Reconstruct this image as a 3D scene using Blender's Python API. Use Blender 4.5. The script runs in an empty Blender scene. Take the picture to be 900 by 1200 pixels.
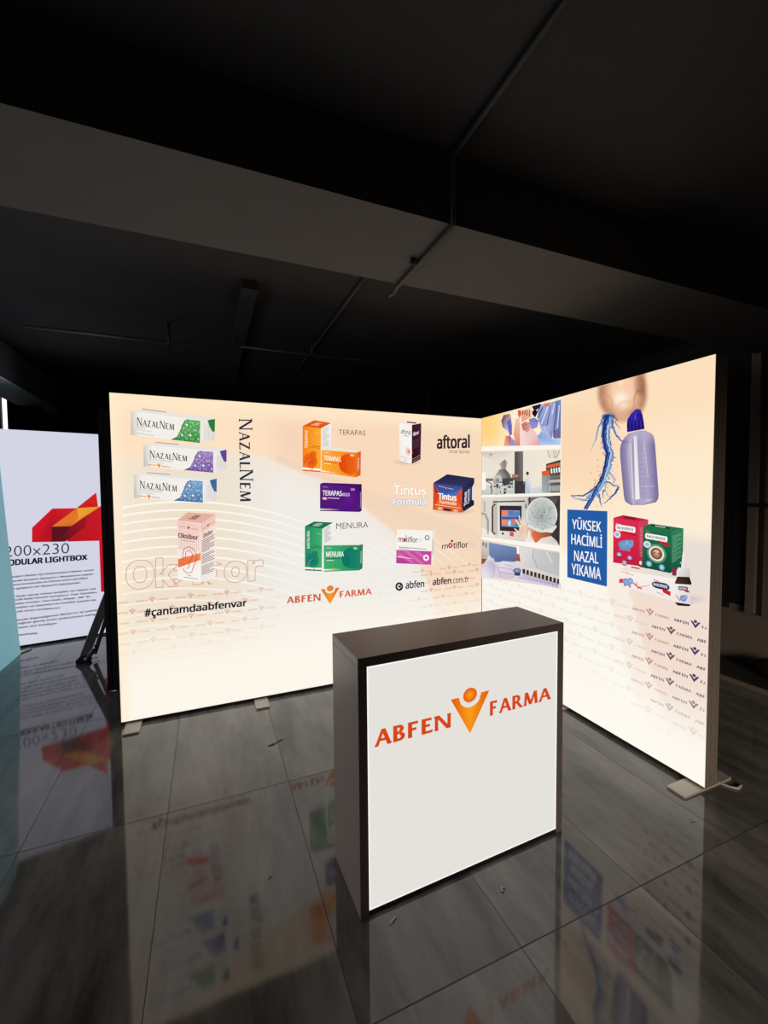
import bpy, bmesh, math, random, os
from mathutils import Vector, Matrix
random.seed(7)
S = bpy.context.scene
COL = S.collection

# ------------------------------------------------------------------ camera
CAM = Vector((-2.4056, -3.3863, 1.6072))
YAW, PITCH, ROLL, FPX = 0.3919, -0.0443, -0.0086, 499.75      # focal length in pixels of the 900x1200 frame
_f = Vector((math.sin(YAW)*math.cos(PITCH), math.cos(YAW)*math.cos(PITCH), math.sin(PITCH)))
_r0 = Vector((math.cos(YAW), -math.sin(YAW), 0)); _u0 = _r0.cross(_f)
_r = _r0*math.cos(ROLL) + _u0*math.sin(ROLL); _u = _u0*math.cos(ROLL) - _r0*math.sin(ROLL)
cd = bpy.data.cameras.new('camera'); cam = bpy.data.objects.new('camera', cd); COL.objects.link(cam)
cd.sensor_fit = 'VERTICAL'; cd.sensor_height = 36.0; cd.sensor_width = 27.0
cd.lens = FPX*36.0/1200.0; cd.clip_start = 0.02; cd.clip_end = 100
cam.matrix_world = Matrix(((_r.x, _u.x, -_f.x, CAM.x), (_r.y, _u.y, -_f.y, CAM.y), (_r.z, _u.z, -_f.z, CAM.z), (0, 0, 0, 1)))
S.camera = cam

# ------------------------------------------------------------------ world, exposure
W = bpy.data.worlds.new('world'); S.world = W; W.use_nodes = True
W.node_tree.nodes['Background'].inputs[0].default_value = (0.85, 0.9, 1.0, 1)
W.node_tree.nodes['Background'].inputs[1].default_value = 0.009
vs = S.view_settings
vs.view_transform = 'Standard'; vs.look = 'None'; vs.exposure = 0.0; vs.gamma = 1.0; vs.use_curve_mapping = False
# added fill lamps, out of view: one behind the camera, one at the left wall
def area(name, loc, aim, sx, sy, watts, col, spread=180):
    d = bpy.data.lights.new(name, 'AREA'); d.shape = 'RECTANGLE'; d.size, d.size_y = sx, sy; d.energy = watts; d.color = col; d.spread = math.radians(spread)
    o = bpy.data.objects.new(name, d); COL.objects.link(o); o.location = loc
    o.rotation_euler = (Vector(aim)-Vector(loc)).to_track_quat('-Z', 'Y').to_euler(); return o
area('front_fill', (-0.8, -6.3, 1.5), (0.9, -1.6, -0.1), 2.2, 0.8, 9.0, (1.0, 0.86, 0.70), 50)  # added lamp, lifts the right frame end and the right wall
area('left_fill', (-6.3, -1.0, 0.8), (0, -1.0, 0.8), 1.8, 1.1, 14.0, (0.96, 0.97, 1.0), 120)  # added lamp, no window there; brightens the counter's left side
GLOW = 1.0            # how strongly the light boxes shine

# ------------------------------------------------------------------ helpers: colour and materials
def lin(c):
    c = c/255.0
    return c/12.92 if c <= 0.04045 else ((c+0.055)/1.055)**2.4
def rgb(*c): return tuple(lin(v) for v in c)
def mix(a, b, t):
    t = max(0.0, min(1.0, t)); return tuple(x+(y-x)*t for x, y in zip(a, b))
def sm(a, b, x):
    t = max(0.0, min(1.0, (x-a)/(b-a))); return t*t*(3-2*t)

def mat(name, col, rough=0.5, metal=0.0, noise=0.0, nscale=20.0, bump=0.0, spec=0.5, stretch=(1, 1, 1)):
    m = bpy.data.materials.new(name); m.use_nodes = True
    nt = m.node_tree; b = nt.nodes['Principled BSDF']
    b.inputs['Base Color'].default_value = (*col, 1); b.inputs['Roughness'].default_value = rough
    b.inputs['Metallic'].default_value = metal; b.inputs['Specular IOR Level'].default_value = spec
    if noise or bump:
        tc = nt.nodes.new('ShaderNodeTexCoord'); mp = nt.nodes.new('ShaderNodeMapping')
        mp.inputs['Scale'].default_value = stretch
        n = nt.nodes.new('ShaderNodeTexNoise'); n.inputs['Scale'].default_value = nscale; n.inputs['Detail'].default_value = 5
        nt.links.new(tc.outputs['Object'], mp.inputs[0]); nt.links.new(mp.outputs[0], n.inputs['Vector'])
        if noise:
            r = nt.nodes.new('ShaderNodeMapRange'); r.inputs[3].default_value = 1-noise; r.inputs[4].default_value = 1+noise
            mx = nt.nodes.new('ShaderNodeMix'); mx.data_type = 'RGBA'; mx.blend_type = 'MULTIPLY'; mx.inputs[0].default_value = 1
            mx.inputs[6].default_value = (*col, 1)
            nt.links.new(n.outputs[0], r.inputs[0]); nt.links.new(r.outputs[0], mx.inputs[7])
            nt.links.new(mx.outputs[2], b.inputs['Base Color'])
        if bump:
            bp = nt.nodes.new('ShaderNodeBump'); bp.inputs['Strength'].default_value = bump; bp.inputs['Distance'].default_value = 0.004
            nt.links.new(n.outputs[0], bp.inputs['Height']); nt.links.new(bp.outputs[0], b.inputs['Normal'])
    return m

def print_mat(name, strength=1.0, sample=True):
    """backlit printed textile: the ink colour of every patch is stored on its vertices"""
    m = bpy.data.materials.new(name); m.use_nodes = True; nt = m.node_tree; nt.nodes.clear()
    at = nt.nodes.new('ShaderNodeAttribute'); at.attribute_name = 'ink'
    em = nt.nodes.new('ShaderNodeEmission'); em.inputs[1].default_value = strength
    out = nt.nodes.new('ShaderNodeOutputMaterial')
    nt.links.new(at.outputs['Color'], em.inputs[0]); nt.links.new(em.outputs[0], out.inputs[0])
    m.cycles.emission_sampling = 'FRONT' if sample else 'NONE'
    return m
def glow_mat(name, col, strength=1.0):
    m = bpy.data.materials.new(name); m.use_nodes = True; nt = m.node_tree; nt.nodes.clear()
    em = nt.nodes.new('ShaderNodeEmission'); em.inputs[0].default_value = (*col, 1); em.inputs[1].default_value = strength
    out = nt.nodes.new('ShaderNodeOutputMaterial'); nt.links.new(em.outputs[0], out.inputs[0])
    return m

M_BASE = print_mat('backlit_fabric', GLOW, True)
M_INK = print_mat('backlit_ink', GLOW, False)
M_ALU = mat('brushed_aluminium', (0.46, 0.40, 0.34), 0.42, 0.6, 0.12, 30, stretch=(1, 1, 8))
M_ALUD = mat('dull_aluminium', (0.10, 0.10, 0.10), 0.45, 0.5, 0.15, 30)
M_PLATE = mat('powder_coated_plate', (0.52, 0.47, 0.42), 0.45, 0.1, 0.10, 60)
M_BLACKF = mat('black_backing', (0.0075, 0.0075, 0.008), 0.85, 0, 0.2, 40)
M_BOARD = mat('anthracite_laminate', (0.33, 0.262, 0.238), 0.38, 0, 0.10, 35, 0.03)
M_BOARDE = mat('anthracite_edging', (0.040, 0.036, 0.034), 0.4, 0, 0.10, 35)
M_PIPE = mat('painted_pipe', (0.045, 0.043, 0.042), 0.5, 0, 0.2, 30)
M_CABLE = mat('white_cable', (0.55, 0.52, 0.46), 0.5, 0, 0.1, 50)
M_TEAL = mat('teal_textile', (0.20, 0.41, 0.47), 0.75, 0, 0.08, 18, 0.15)
_b = M_TEAL.node_tree.nodes['Principled BSDF']; _b.inputs['Emission Color'].default_value = (*rgb(120, 166, 176), 1); _b.inputs['Emission Strength'].default_value = 0.75      # fabric cover lit from inside
M_SCRAP = mat('paper_scrap', (0.36, 0.36, 0.35), 0.7, 0, 0.1, 50)
M_RUBBER = mat('black_rubber', (0.012, 0.012, 0.012), 0.7, 0, 0.1, 40)
M_STEEL = mat('steel', (0.35, 0.35, 0.37), 0.35, 0.7, 0.1, 40)
M_BRACE = mat('dark_grey_metal', (0.22, 0.225, 0.23), 0.4, 0.4, 0.15, 40)

# ------------------------------------------------------------------ helpers: objects
def link(name, mesh, parent=None):
    o = bpy.data.objects.new(name, mesh); COL.objects.link(o)
    if parent is not None: o.parent = parent
    return o
def tag(o, label=None, cat=None, group=None, kind=None):
    if label: o['label'] = label
    if cat: o['category'] = cat
    if group: o['group'] = group
    if kind: o['kind'] = kind
    return o
def thing(name, label, cat, loc=(0, 0, 0), rz=0.0, group=None):
    o = bpy.data.objects.new(name, None); COL.objects.link(o)
    o.location = loc; o.rotation_euler = (0, 0, rz); o.empty_display_size = 0.1
    return tag(o, label, cat, group)
def fin(name, bm, m, parent=None, smooth=False, bevel=0.0, loc=None):
    me = bpy.data.meshes.new(name)
    bmesh.ops.recalc_face_normals(bm, faces=bm.faces)
    bm.to_mesh(me); bm.free(); me.materials.append(m)
    if smooth:
        for p in me.polygons: p.use_smooth = True
    o = link(name, me, parent)
    if bevel:
        md = o.modifiers.new('bevel', 'BEVEL'); md.width = bevel; md.segments = 2; md.limit_method = 'ANGLE'
    if loc: o.location = loc
    return o
def box(bm, x0, x1, y0, y1, z0, z1):
    v = [bm.verts.new(p) for p in ((x0, y0, z0), (x1, y0, z0), (x1, y1, z0), (x0, y1, z0), (x0, y0, z1), (x1, y0, z1), (x1, y1, z1), (x0, y1, z1))]
    for f in ((3, 2, 1, 0), (4, 5, 6, 7), (0, 1, 5, 4), (1, 2, 6, 5), (2, 3, 7, 6), (3, 0, 4, 7)): bm.faces.new([v[i] for i in f])
    return v
def bxs(*bs):
    bm = bmesh.new()
    for b in bs: box(bm, *b)
    return bm
def tube(bm, pts, r, n=10):
    pts = [Vector(p) for p in pts]; rings = []
    for i, p in enumerate(pts):
        d = (pts[min(i+1, len(pts)-1)]-pts[max(i-1, 0)]).normalized()
        a = d.cross(Vector((0, 0, 1)) if abs(d.z) < 0.9 else Vector((1, 0, 0))).normalized(); b = d.cross(a)
        rings.append([bm.verts.new(p+a*(math.cos(t)*r)+b*(math.sin(t)*r)) for t in (2*math.pi*k/n for k in range(n))])
    for i in range(len(rings)-1):
        for k in range(n): bm.faces.new((rings[i][k], rings[i][(k+1) % n], rings[i+1][(k+1) % n], rings[i+1][k]))
    bm.faces.new(rings[0]); bm.faces.new(rings[-1])
    return bm
def prism(bm, prof, axis, a, b):
    """profile of 2-D points extruded along an axis from a to b"""
    def P(u, v, w): return {'x': (w, u, v), 'y': (u, w, v), 'z': (u, v, w)}[axis]
    A = [bm.verts.new(P(u, v, a)) for u, v in prof]; B = [bm.verts.new(P(u, v, b)) for u, v in prof]; n = len(prof)
    for i in range(n): bm.faces.new((A[i], A[(i+1) % n], B[(i+1) % n], B[i]))
    bm.faces.new(A); bm.faces.new(B)
    return bm

# ------------------------------------------------------------------ lettering
def load_font():
    try:
        return bpy.data.fonts.load(os.path.join(bpy.utils.system_resource('DATAFILES', path='fonts'), 'NotoSansHebrew-Regular.woff2'))
    except Exception:
        return None
FONT = load_font()
_tc = {}
def text_mesh(body, bold=0.0, slant=0.0):
    k = (body, bold, slant)
    if k in _tc: return _tc[k]
    c = bpy.data.curves.new('lettering', 'FONT'); c.body = body; c.resolution_u = 3; c.offset = bold*.5; c.shear = slant
    if FONT and bold >= 0: c.font = FONT          # thin words keep the built-in humanist letters
    o = bpy.data.objects.new('lettering', c); COL.objects.link(o)
    dg = bpy.context.evaluated_depsgraph_get(); ev = o.evaluated_get(dg); me = ev.to_mesh()
    V = [(v.co.x, v.co.y) for v in me.vertices]; F = [tuple(p.vertices) for p in me.polygons]
    ev.to_mesh_clear(); bpy.data.objects.remove(o); bpy.data.curves.remove(c)
    x0 = min(v[0] for v in V); x1 = max(v[0] for v in V); y0 = min(v[1] for v in V); y1 = max(v[1] for v in V)
    V = [((x-x0)/(x1-x0), (y1-y)/(y1-y0)) for x, y in V]
    _tc[k] = (V, F, (x1-x0)/(y1-y0)); return _tc[k]

def serif_polys(word, thin=0.06, thick=0.14, ser=0.10, gap=0.16):
    """roman capitals drawn from strokes; returns polygons in a unit box (x right, y down)"""
    out = []; X = 0.0
    def st(x0, y0, x1, y1, w):      # a stroke whose ends stay horizontal when it is steep, vertical when it is flat
        if abs(y1-y0) >= abs(x1-x0)*0.4:
            return [(x0-w/2, y0), (x0+w/2, y0), (x1+w/2, y1), (x1-w/2, y1)]
        return [(x0, y0-w/2), (x1, y1-w/2), (x1, y1+w/2), (x0, y0+w/2)]
    def sf(x, y, l=ser, r=ser):
        h = thin*0.8; yy = y if y < 0.5 else y-h
        return [(x-l, yy), (x+r, yy), (x+r, yy+h), (x-l, yy+h)]
    def bowl(x, y0, y1, rx, w):
        ps = []; n = 10; cy = (y0+y1)/2; ry = (y1-y0)/2; po, pi = [], []
        for i in range(n+1):
            a = -math.pi/2+math.pi*i/n
            po.append((x+rx*math.cos(a), cy+ry*math.sin(a))); pi.append((x+max(rx-w, .02)*math.cos(a), cy+(ry-thin)*math.sin(a)))
        for i in range(n): ps.append([po[i], po[i+1], pi[i+1], pi[i]])
        return ps
    for c0 in word:
        ch = c0.upper(); k_ = 1.0 if c0 == ch else 0.80      # lower case stands for small capitals
        T, t = thick/k_**.5, thin/k_**.5; L = []; wd = 0.8
        if ch == 'N':
            wd = 0.86; L = [st(.12, 0, .12, 1, t), st(.76, 0, .76, 1, t), st(.12+T*.2, 0, .76-T*.1, 1, T), sf(.12, 1), sf(.76, 0), sf(.1, 0, ser, .05)]
        elif ch == 'A':
            wd = 0.86; L = [st(.43, 0, .1, 1, t), st(.44, 0, .76, 1, T), st(.2, .64, .66, .64, t*.9), sf(.1, 1, ser*.9, ser*.9), sf(.76, 1, ser, ser)]
        elif ch == 'Z':
            wd = 0.74; L = [st(.05, t/2, .68, t/2, t), st(.6, 0, .1, 1, T), st(.04, 1-t/2, .7, 1-t/2, t), [(.05, 0), (.05+t, 0), (.05+t*.5, .17), (.05, .17)], [(.7-t, 1), (.7, 1), (.7, .8), (.7-t*.5, .8)]]
        elif ch == 'L':
            wd = 0.62; L = [st(.16, 0, .16, 1, T), st(.16, 1-t/2, .58, 1-t/2, t), sf(.16, 0), sf(.16, 1, ser, 0), [(.58-t, 1), (.58, 1), (.6, .8), (.6-t*.4, .8)]]
        elif ch in 'EF':
            wd = 0.64; L = [st(.16, 0, .16, 1, T), st(.16, t/2, .56, t/2, t), st(.16, .48, .48, .48, t), sf(.16, 0, ser, 0), sf(.16, 1), [(.56-t*.6, 0), (.56, 0), (.57, .18), (.57-t*.4, .18)]]
            if ch == 'E': L += [st(.16, 1-t/2, .6, 1-t/2, t), [(.6-t*.6, 1), (.6, 1), (.62, .8), (.62-t*.4, .8)]]
        elif ch == 'M':
            wd = 1.02; L = [st(.19, 0, .12, 1, t), st(.21, 0, .5, .96, T), st(.82, 0, .5, .96, t), st(.84, 0, .9, 1, T), sf(.12, 1), sf(.9, 1), sf(.18, 0, ser*.8, 0), sf(.86, 0, 0, ser*.8)]
        elif ch == 'B':
            wd = 0.7; L = [st(.16, 0, .16, 1, T), sf(.16, 0, ser, .1), sf(.16, 1, ser, .1), st(.16, t/2, .36, t/2, t), st(.16, .48, .36, .48, t), st(.16, 1-t/2, .38, 1-t/2, t)] + bowl(.35, 0, .5, .25, T) + bowl(.37, .46, 1, .29, T)
        elif ch == 'R':
            wd = 0.78; L = [st(.16, 0, .16, 1, T), sf(.16, 0, ser, .1), sf(.16, 1), st(.16, t/2, .36, t/2, t), st(.16, .54, .36, .54, t)] + bowl(.35, 0, .57, .27, T) + [st(.4, .54, .68, 1, T), sf(.68, 1, .03, ser)]
        out += [[(x*k_+X, 1-(1-y)*k_) for x, y in p] for p in L]
        X += wd*k_+gap*(1 if ch != 'A' and ch != 'L' else .6)
    x1 = max(x for p in out for x, y in p); x0 = min(x for p in out for x, y in p)
    return [[((x-x0)/(x1-x0), y) for x, y in p] for p in out]
ROMAN = {}
def roman(word, style):
    k = (word, style)
    if k not in ROMAN:
        ROMAN[k] = serif_polys(word, .085, .175, .10, .10) if style == 'trajan' else serif_polys(word, .17, .215, .10, .05)
    return ROMAN[k]

# ------------------------------------------------------------------ drawing on a flat print
def at(px, py, P0, N):
    """a point measured on the photograph, taken to the real plane the print lies in"""
    d = _f + _r*((px-450)/FPX) + _u*((600-py)/FPX)
    return CAM + d*((P0-CAM).dot(N)/d.dot(N))

class Art:
    """flat graphics in one printed surface: patches of ink a fraction of a millimetre apart"""
    STEP = 0.00022
    def __init__(s, P0, N, parent, name, label=None, mat=None):
        s.P0, s.N, s.parent, s.name, s.label = Vector(P0), Vector(N), parent, name, label
        s.V, s.F, s.C, s.z, s.mat = [], [], [], 1, mat or M_INK
    def p(s, x, y, z): return at(x, y, s.P0, s.N) + s.N*(s.STEP*z)
    def poly(s, pts, col, z=None, q=None):
        z = s.z if z is None else z; i = len(s.V)
        if q: pts = [q(*p) for p in pts]
        for p in pts: s.V.append(s.p(p[0], p[1], z))
        s.C += list(col) if isinstance(col, list) else [col]*len(pts)
        s.F.append(tuple(range(i, i+len(pts))))
    def grid(s, quad, n, m, fn, z=None):
        """fn(px, py) -> colour"""
        z = s.z if z is None else z; i = len(s.V); q = Q(*quad)
        for b in range(m+1):
            for a in range(n+1):
                x, y = q(a/n, b/m); s.V.append(s.p(x, y, z)); s.C.append(fn(x, y))
        for b in range(m):
            for a in range(n): k = i+b*(n+1)+a; s.F.append((k, k+1, k+n+2, k+n+1))
    def ell(s, cx, cy, rx, ry, col, z=None, edge=None, q=None, n=28, rot=0.0):
        z = s.z if z is None else z; i = len(s.V); pts = [(cx, cy)]
        for k in range(n):
            a = 2*math.pi*k/n; ex, ey = rx*math.cos(a), ry*math.sin(a)
            pts.append((cx+ex*math.cos(rot)-ey*math.sin(rot), cy+ex*math.sin(rot)+ey*math.cos(rot)))
        if q: pts = [q(*p) for p in pts]
        for p in pts: s.V.append(s.p(p[0], p[1], z))
        s.C += [col]+[edge or col]*n
        for k in range(n): s.F.append((i, i+1+k, i+1+(k+1) % n))
    def line(s, pts, w, col, z=None, q=None, w1=None, cols=None):
        z = s.z if z is None else z
        if q: pts = [q(*p) for p in pts]
        i = len(s.V); n = len(pts)
        for k, p in enumerate(pts):
            a = pts[max(k-1, 0)]; b = pts[min(k+1, n-1)]; dx, dy = b[0]-a[0], b[1]-a[1]; l = math.hypot(dx, dy) or 1
            ww = (w if w1 is None else w+(w1-w)*k/(n-1))/2
            for sg in (1, -1): s.V.append(s.p(p[0]-dy/l*ww*sg, p[1]+dx/l*ww*sg, z)); s.C.append(cols[k] if cols else col)
        for k in range(n-1): j = i+2*k; s.F.append((j, j+1, j+3, j+2))
    def text(s, body, quad, col, bold=0.0, slant=0.0, z=None, col2=None):
        """quad: TL, TR, BR, BL of the lettering's own outline"""
        z = s.z if z is None else z; V, F, asp = text_mesh(body, min(bold, 0), slant); q = quad if callable(quad) else Q(*quad)
        dy = max(bold, 0)*1.15; dx = dy/asp*1.25        # heavier weights: the same letters overprinted a hair apart
        for ox, oy in ([(0, 0)] if bold <= 0 else [(-dx, -dy*.6), (dx, -dy*.6), (-dx, dy*.6), (dx, dy*.6), (0, 0)]):
            i = len(s.V)
            for a, b in V:
                x, y = q(dx+ox+a*(1-2*dx), dy*.6+oy+b*(1-1.2*dy)); s.V.append(s.p(x, y, z)); s.C.append(mix(col, col2, b) if col2 else col)
            s.F += [tuple(i+k for k in f) for f in F]
    def outline(s, body, quad, col, w, bold=0.0, z=None):
        V, F, _ = text_mesh(body, bold); q = Q(*quad); cnt = {}
        for f in F:
            for k in range(len(f)):
                e = tuple(sorted((f[k], f[(k+1) % len(f)]))); cnt[e] = cnt.get(e, 0)+1
        for (a, b), c in cnt.items():
            if c == 1: s.line([q(*V[a]), q(*V[b])], w, col, z)
    def roman(s, word, quad, col, style='trajan', z=None, col2=None):
        q = quad if callable(quad) else Q(*quad); z = s.z if z is None else z
        for p in roman(word, style): s.poly([q(*c) for c in p], [mix(col, col2, c[1]) for c in p] if col2 else col, z)
    def build(s):
        me = bpy.data.meshes.new(s.name); par = s.parent; off = Vector((0, 0, 0)); o = par
        inv = world_of(par).inverted() if par is not None else Matrix()
        me.from_pydata([inv @ v for v in s.V], [], s.F)
        ca = me.color_attributes.new('ink', 'FLOAT_COLOR', 'POINT')
        ca.data.foreach_set('color', [c for v in s.C for c in (*v, 1.0)])
        me.materials.append(s.mat); me.update()
        o = link(s.name, me, par)
        if s.label: o['label'] = s.label
        return o
def world_of(o):
    m = o.matrix_basis.copy()
    while o.parent: o = o.parent; m = o.matrix_basis @ m
    return m
def Q(tl, tr, br, bl):
    def f(a, b):
        return ((tl[0]*(1-a)+tr[0]*a)*(1-b)+(bl[0]*(1-a)+br[0]*a)*b, (tl[1]*(1-a)+tr[1]*a)*(1-b)+(bl[1]*(1-a)+br[1]*a)*b)
    return f
def Z(ox, oy, k):
    """crop coordinates -> photograph coordinates"""
    def f(*pts):
        r = [(ox+x/k, oy+y/k) for x, y in pts]
        return r if len(r) > 1 else r[0]
    return f

ORANGE, DKOR, GOLD = rgb(240, 110, 25), rgb(205, 62, 18), rgb(250, 160, 30)
WHITE = rgb(252, 250, 246); INK = rgb(28, 30, 48); DARK = rgb(45, 38, 40)

def vmark(a, quad, cA, cB, cBall=None, z=None):
    """the mark: a V with a round bite taken out of its top and a ball resting in it"""
    z = a.z if z is None else z; q = Q(*quad); n = 14; r, cy = 0.29, 0.0
    arc = [(0.5-r*math.cos(math.pi*k/n), cy+1.08*r*math.sin(math.pi*k/n)) for k in range(n+1)]
    def c(x, y): return mix(cB, cA, min(1, 2.0*abs(x-0.5)+0.5*max(0, y-.55)))
    up = [(0, 0)]+arc+[(1, 0)]
    # fan of quads down to the apex so that the shading follows the limbs
    for k in range(len(up)-1):
        p0, p1 = up[k], up[k+1]; a.poly([p0, p1, (0.5, 1)], [c(*p0), c(*p1), c(.5, .9)], z, q)
    a.ell(0.5, 0.0, 0.18, 0.185, cBall or cB, z, cA if cBall is None else cBall, q)

# ================================================================== SETTING
def floor_material():
    m = bpy.data.materials.new('polished_dark_tiles'); m.use_nodes = True; nt = m.node_tree; N, Lk = nt.nodes, nt.links; b = N['Principled BSDF']
    geo = N.new('ShaderNodeNewGeometry'); sep = N.new('ShaderNodeSeparateXYZ'); Lk.new(geo.outputs['Position'], sep.inputs[0])
    def math_(op, a, bb=None, c=None):
        n = N.new('ShaderNodeMath'); n.operation = op
        for i, v in enumerate((a, bb, c)):
            if v is None: continue
            if isinstance(v, (int, float)): n.inputs[i].default_value = v
            else: Lk.new(v, n.inputs[i])
        return n.outputs[0]
    def joint(comp, o, size, half):
        u = math_('DIVIDE', math_('SUBTRACT', comp, o), size); fr = math_('FRACT', u); d = math_('ABSOLUTE', math_('SUBTRACT', fr, 0.5))
        return math_('GREATER_THAN', d, 0.5-half/size), math_('FLOOR', u)
    jx, ix = joint(sep.outputs[0], -2.63, 0.605, 0.0016); jy, iy = joint(sep.outputs[1], -1.035, 1.205, 0.0025)
    jt = math_('MAXIMUM', jx, jy)
    cmb = N.new('ShaderNodeCombineXYZ'); Lk.new(ix, cmb.inputs[0]); Lk.new(iy, cmb.inputs[1])
    wn = N.new('ShaderNodeTexWhiteNoise'); wn.noise_dimensions = '3D'; Lk.new(cmb.outputs[0], wn.inputs['Vector'])
    mp = N.new('ShaderNodeMapping'); mp.inputs['Scale'].default_value = (3.2, 0.8, 1); mp.inputs['Rotation'].default_value = (0, 0, 0.25)
    vadd = N.new('ShaderNodeVectorMath'); vadd.operation = 'ADD'; vm = N.new('ShaderNodeVectorMath'); vm.operation = 'SCALE'; vm.inputs['Scale'].default_value = 7
    Lk.new(wn.outputs['Color'], vm.inputs[0]); Lk.new(geo.outputs['Position'], vadd.inputs[0]); Lk.new(vm.outputs[0], vadd.inputs[1]); Lk.new(vadd.outputs[0], mp.inputs[0])
    n1 = N.new('ShaderNodeTexNoise'); n1.inputs['Scale'].default_value = 1.6; n1.inputs['Detail'].default_value = 9; n1.inputs['Roughness'].default_value = 0.66; Lk.new(mp.outputs[0], n1.inputs['Vector'])
    ramp = N.new('ShaderNodeValToRGB'); ramp.color_ramp.elements[0].position = 0.33; ramp.color_ramp.elements[1].position = 0.72
    ramp.color_ramp.elements[0].color = (0.066, 0.063, 0.059, 1); ramp.color_ramp.elements[1].color = (0.27, 0.254, 0.236, 1); Lk.new(n1.outputs[0], ramp.inputs[0])
    vr = N.new('ShaderNodeMapRange'); vr.inputs[3].default_value = 0.82; vr.inputs[4].default_value = 1.15; Lk.new(wn.outputs['Value'], vr.inputs[0])
    mu = N.new('ShaderNodeMix'); mu.data_type = 'RGBA'; mu.blend_type = 'MULTIPLY'; mu.inputs[0].default_value = 1; Lk.new(ramp.outputs[0], mu.inputs[6]); Lk.new(vr.outputs[0], mu.inputs[7])
    mj = N.new('ShaderNodeMix'); mj.data_type = 'RGBA'; Lk.new(jt, mj.inputs[0]); Lk.new(mu.outputs[2], mj.inputs[6]); mj.inputs[7].default_value = (0.035, 0.034, 0.032, 1)
    Lk.new(mj.outputs[2], b.inputs['Base Color'])
    rr = N.new('ShaderNodeMapRange'); rr.inputs[3].default_value = 0.02; rr.inputs[4].default_value = 0.10; Lk.new(n1.outputs[0], rr.inputs[0])
    rj = N.new('ShaderNodeMix'); Lk.new(jt, rj.inputs[0]); Lk.new(rr.outputs[0], rj.inputs[2]); rj.inputs[3].default_value = 0.7; Lk.new(rj.outputs[0], b.inputs['Roughness'])
    b.inputs['Specular IOR Level'].default_value = 0.5; b.inputs['IOR'].default_value = 1.5
    n2 = N.new('ShaderNodeTexNoise'); n2.inputs['Scale'].default_value = 5; n2.inputs['Detail'].default_value = 2; Lk.new(geo.outputs['Position'], n2.inputs['Vector'])
    bp = N.new('ShaderNodeBump'); bp.inputs['Strength'].default_value = 0.05; bp.inputs['Distance'].default_value = 0.005; Lk.new(n2.outputs[0], bp.inputs['Height'])
    Lk.new(bp.outputs[0], b.inputs['Normal'])
    return m

M_CEIL = mat('black_ceiling_paint', (0.029, 0.026, 0.0245), 0.8, 0, 0.25, 6, 0.2)
M_BEAM = mat('dark_grey_beam_paint', (0.088, 0.079, 0.071), 0.8, 0, 0.14, 7, 0.3)
M_WALLB = mat('black_wall_paint', (0.016, 0.016, 0.017), 0.85, 0, 0.2, 5)
M_WALLR = mat('brown_grey_wall_panel', (0.30, 0.24, 0.20), 0.55, 0, 0.12, 5)
M_TRIM = mat('grey_brown_profile', (0.34, 0.28, 0.24), 0.45, 0.2, 0.1, 20)
CZ = 3.10
def struct(name, bm, m, label=None, cat='structure'):
    o = fin(name, bm, m); tag(o, label, cat, kind='structure'); return o
XL, XR, YF, YB = -6.4, 2.12, -6.5, 3.8
struct('floor', bxs((XL, XR+.3, YF, YB, -0.1, 0.0)), floor_material(), 'polished dark grey stone tile floor', 'floor')
struct('ceiling', bxs((XL, XR+.3, YF, YB, CZ, CZ+0.15)), M_CEIL, 'black painted ceiling', 'ceiling')
struct('wall_back', bxs((XL, -4.905, YB, YB+.15, 0, CZ), (-4.835, XR+.3, YB, YB+.15, 0, CZ), (-4.905, -4.835, YB, YB+.15, 0, 0.3)), M_WALLB, 'black wall at the back of the room', 'wall')
struct('wall_left', bxs((XL-.15, XL, YF, YB, 0, CZ)), M_WALLB, 'black wall at the left of the room', 'wall')
struct('ceiling_beam', bxs((XL, XR, -1.70, -1.12, 2.80, CZ)), M_BEAM, 'wide dark grey concrete beam crossing the ceiling', 'beam')

# right-hand wall of framed panels
struct('wall_right', bxs((XR, XR+.15, YF, YB, 0, CZ)), M_WALLR, 'dim brown grey panelled wall behind the right light box', 'wall')
# narrow daylight slit at the far left
w = thing('window_1', 'narrow bright daylight slit in the black back wall', 'window', (-4.87, YB, 0.3)); w['kind'] = 'structure'
o = fin('window_frame', bxs((-.040, -.033, .05, .15, 0, CZ-.3), (.033, .040, .05, .15, 0, CZ-.3)), M_WALLB, w)
o = fin('pane', bxs((-.033, .033, .06, .07, 0, CZ-.3)), glow_mat('daylight', (0.93, 0.95, 1.0), 1.6), w)

# ------------------------------------------------------------------ light boxes
def profile_bar(bm, a, b, axis, c0, c1, d0, d1):
    """grooved aluminium bar: lips at both edges, a shallow channel between them"""
    prof = None
def frame_bm(length, z0, z1, depth, inset=0.004):
    """box frame along local x (0..length), front at y=0, back at y=depth, grooved on its outer faces"""
    bm = bmesh.new(); t = 0.03
    def bar(x0, x1, za, zb, outer):
        g = 0.003; d3 = depth/5
        for k, (y0, y1) in enumerate(((0.001, d3), (d3, 2*d3), (2*d3, 3*d3), (3*d3, 4*d3), (4*d3, depth))):
            e = 0 if k % 2 == 0 else g
            box(bm, x0+(e if outer == 'l' else 0), x1-(e if outer == 'r' else 0), y0, y1, za+(e if outer == 'b' else 0), zb-(e if outer == 't' else 0))
    bar(0, t, z0, z1, 'l'); bar(length-t, length, z0, z1, 'r'); bar(t, length-t, z0, z0+t, 'b'); bar(t, length-t, z1-t, z1, 't')
    return bm
PT, PB = 2.30, 0.025
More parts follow.
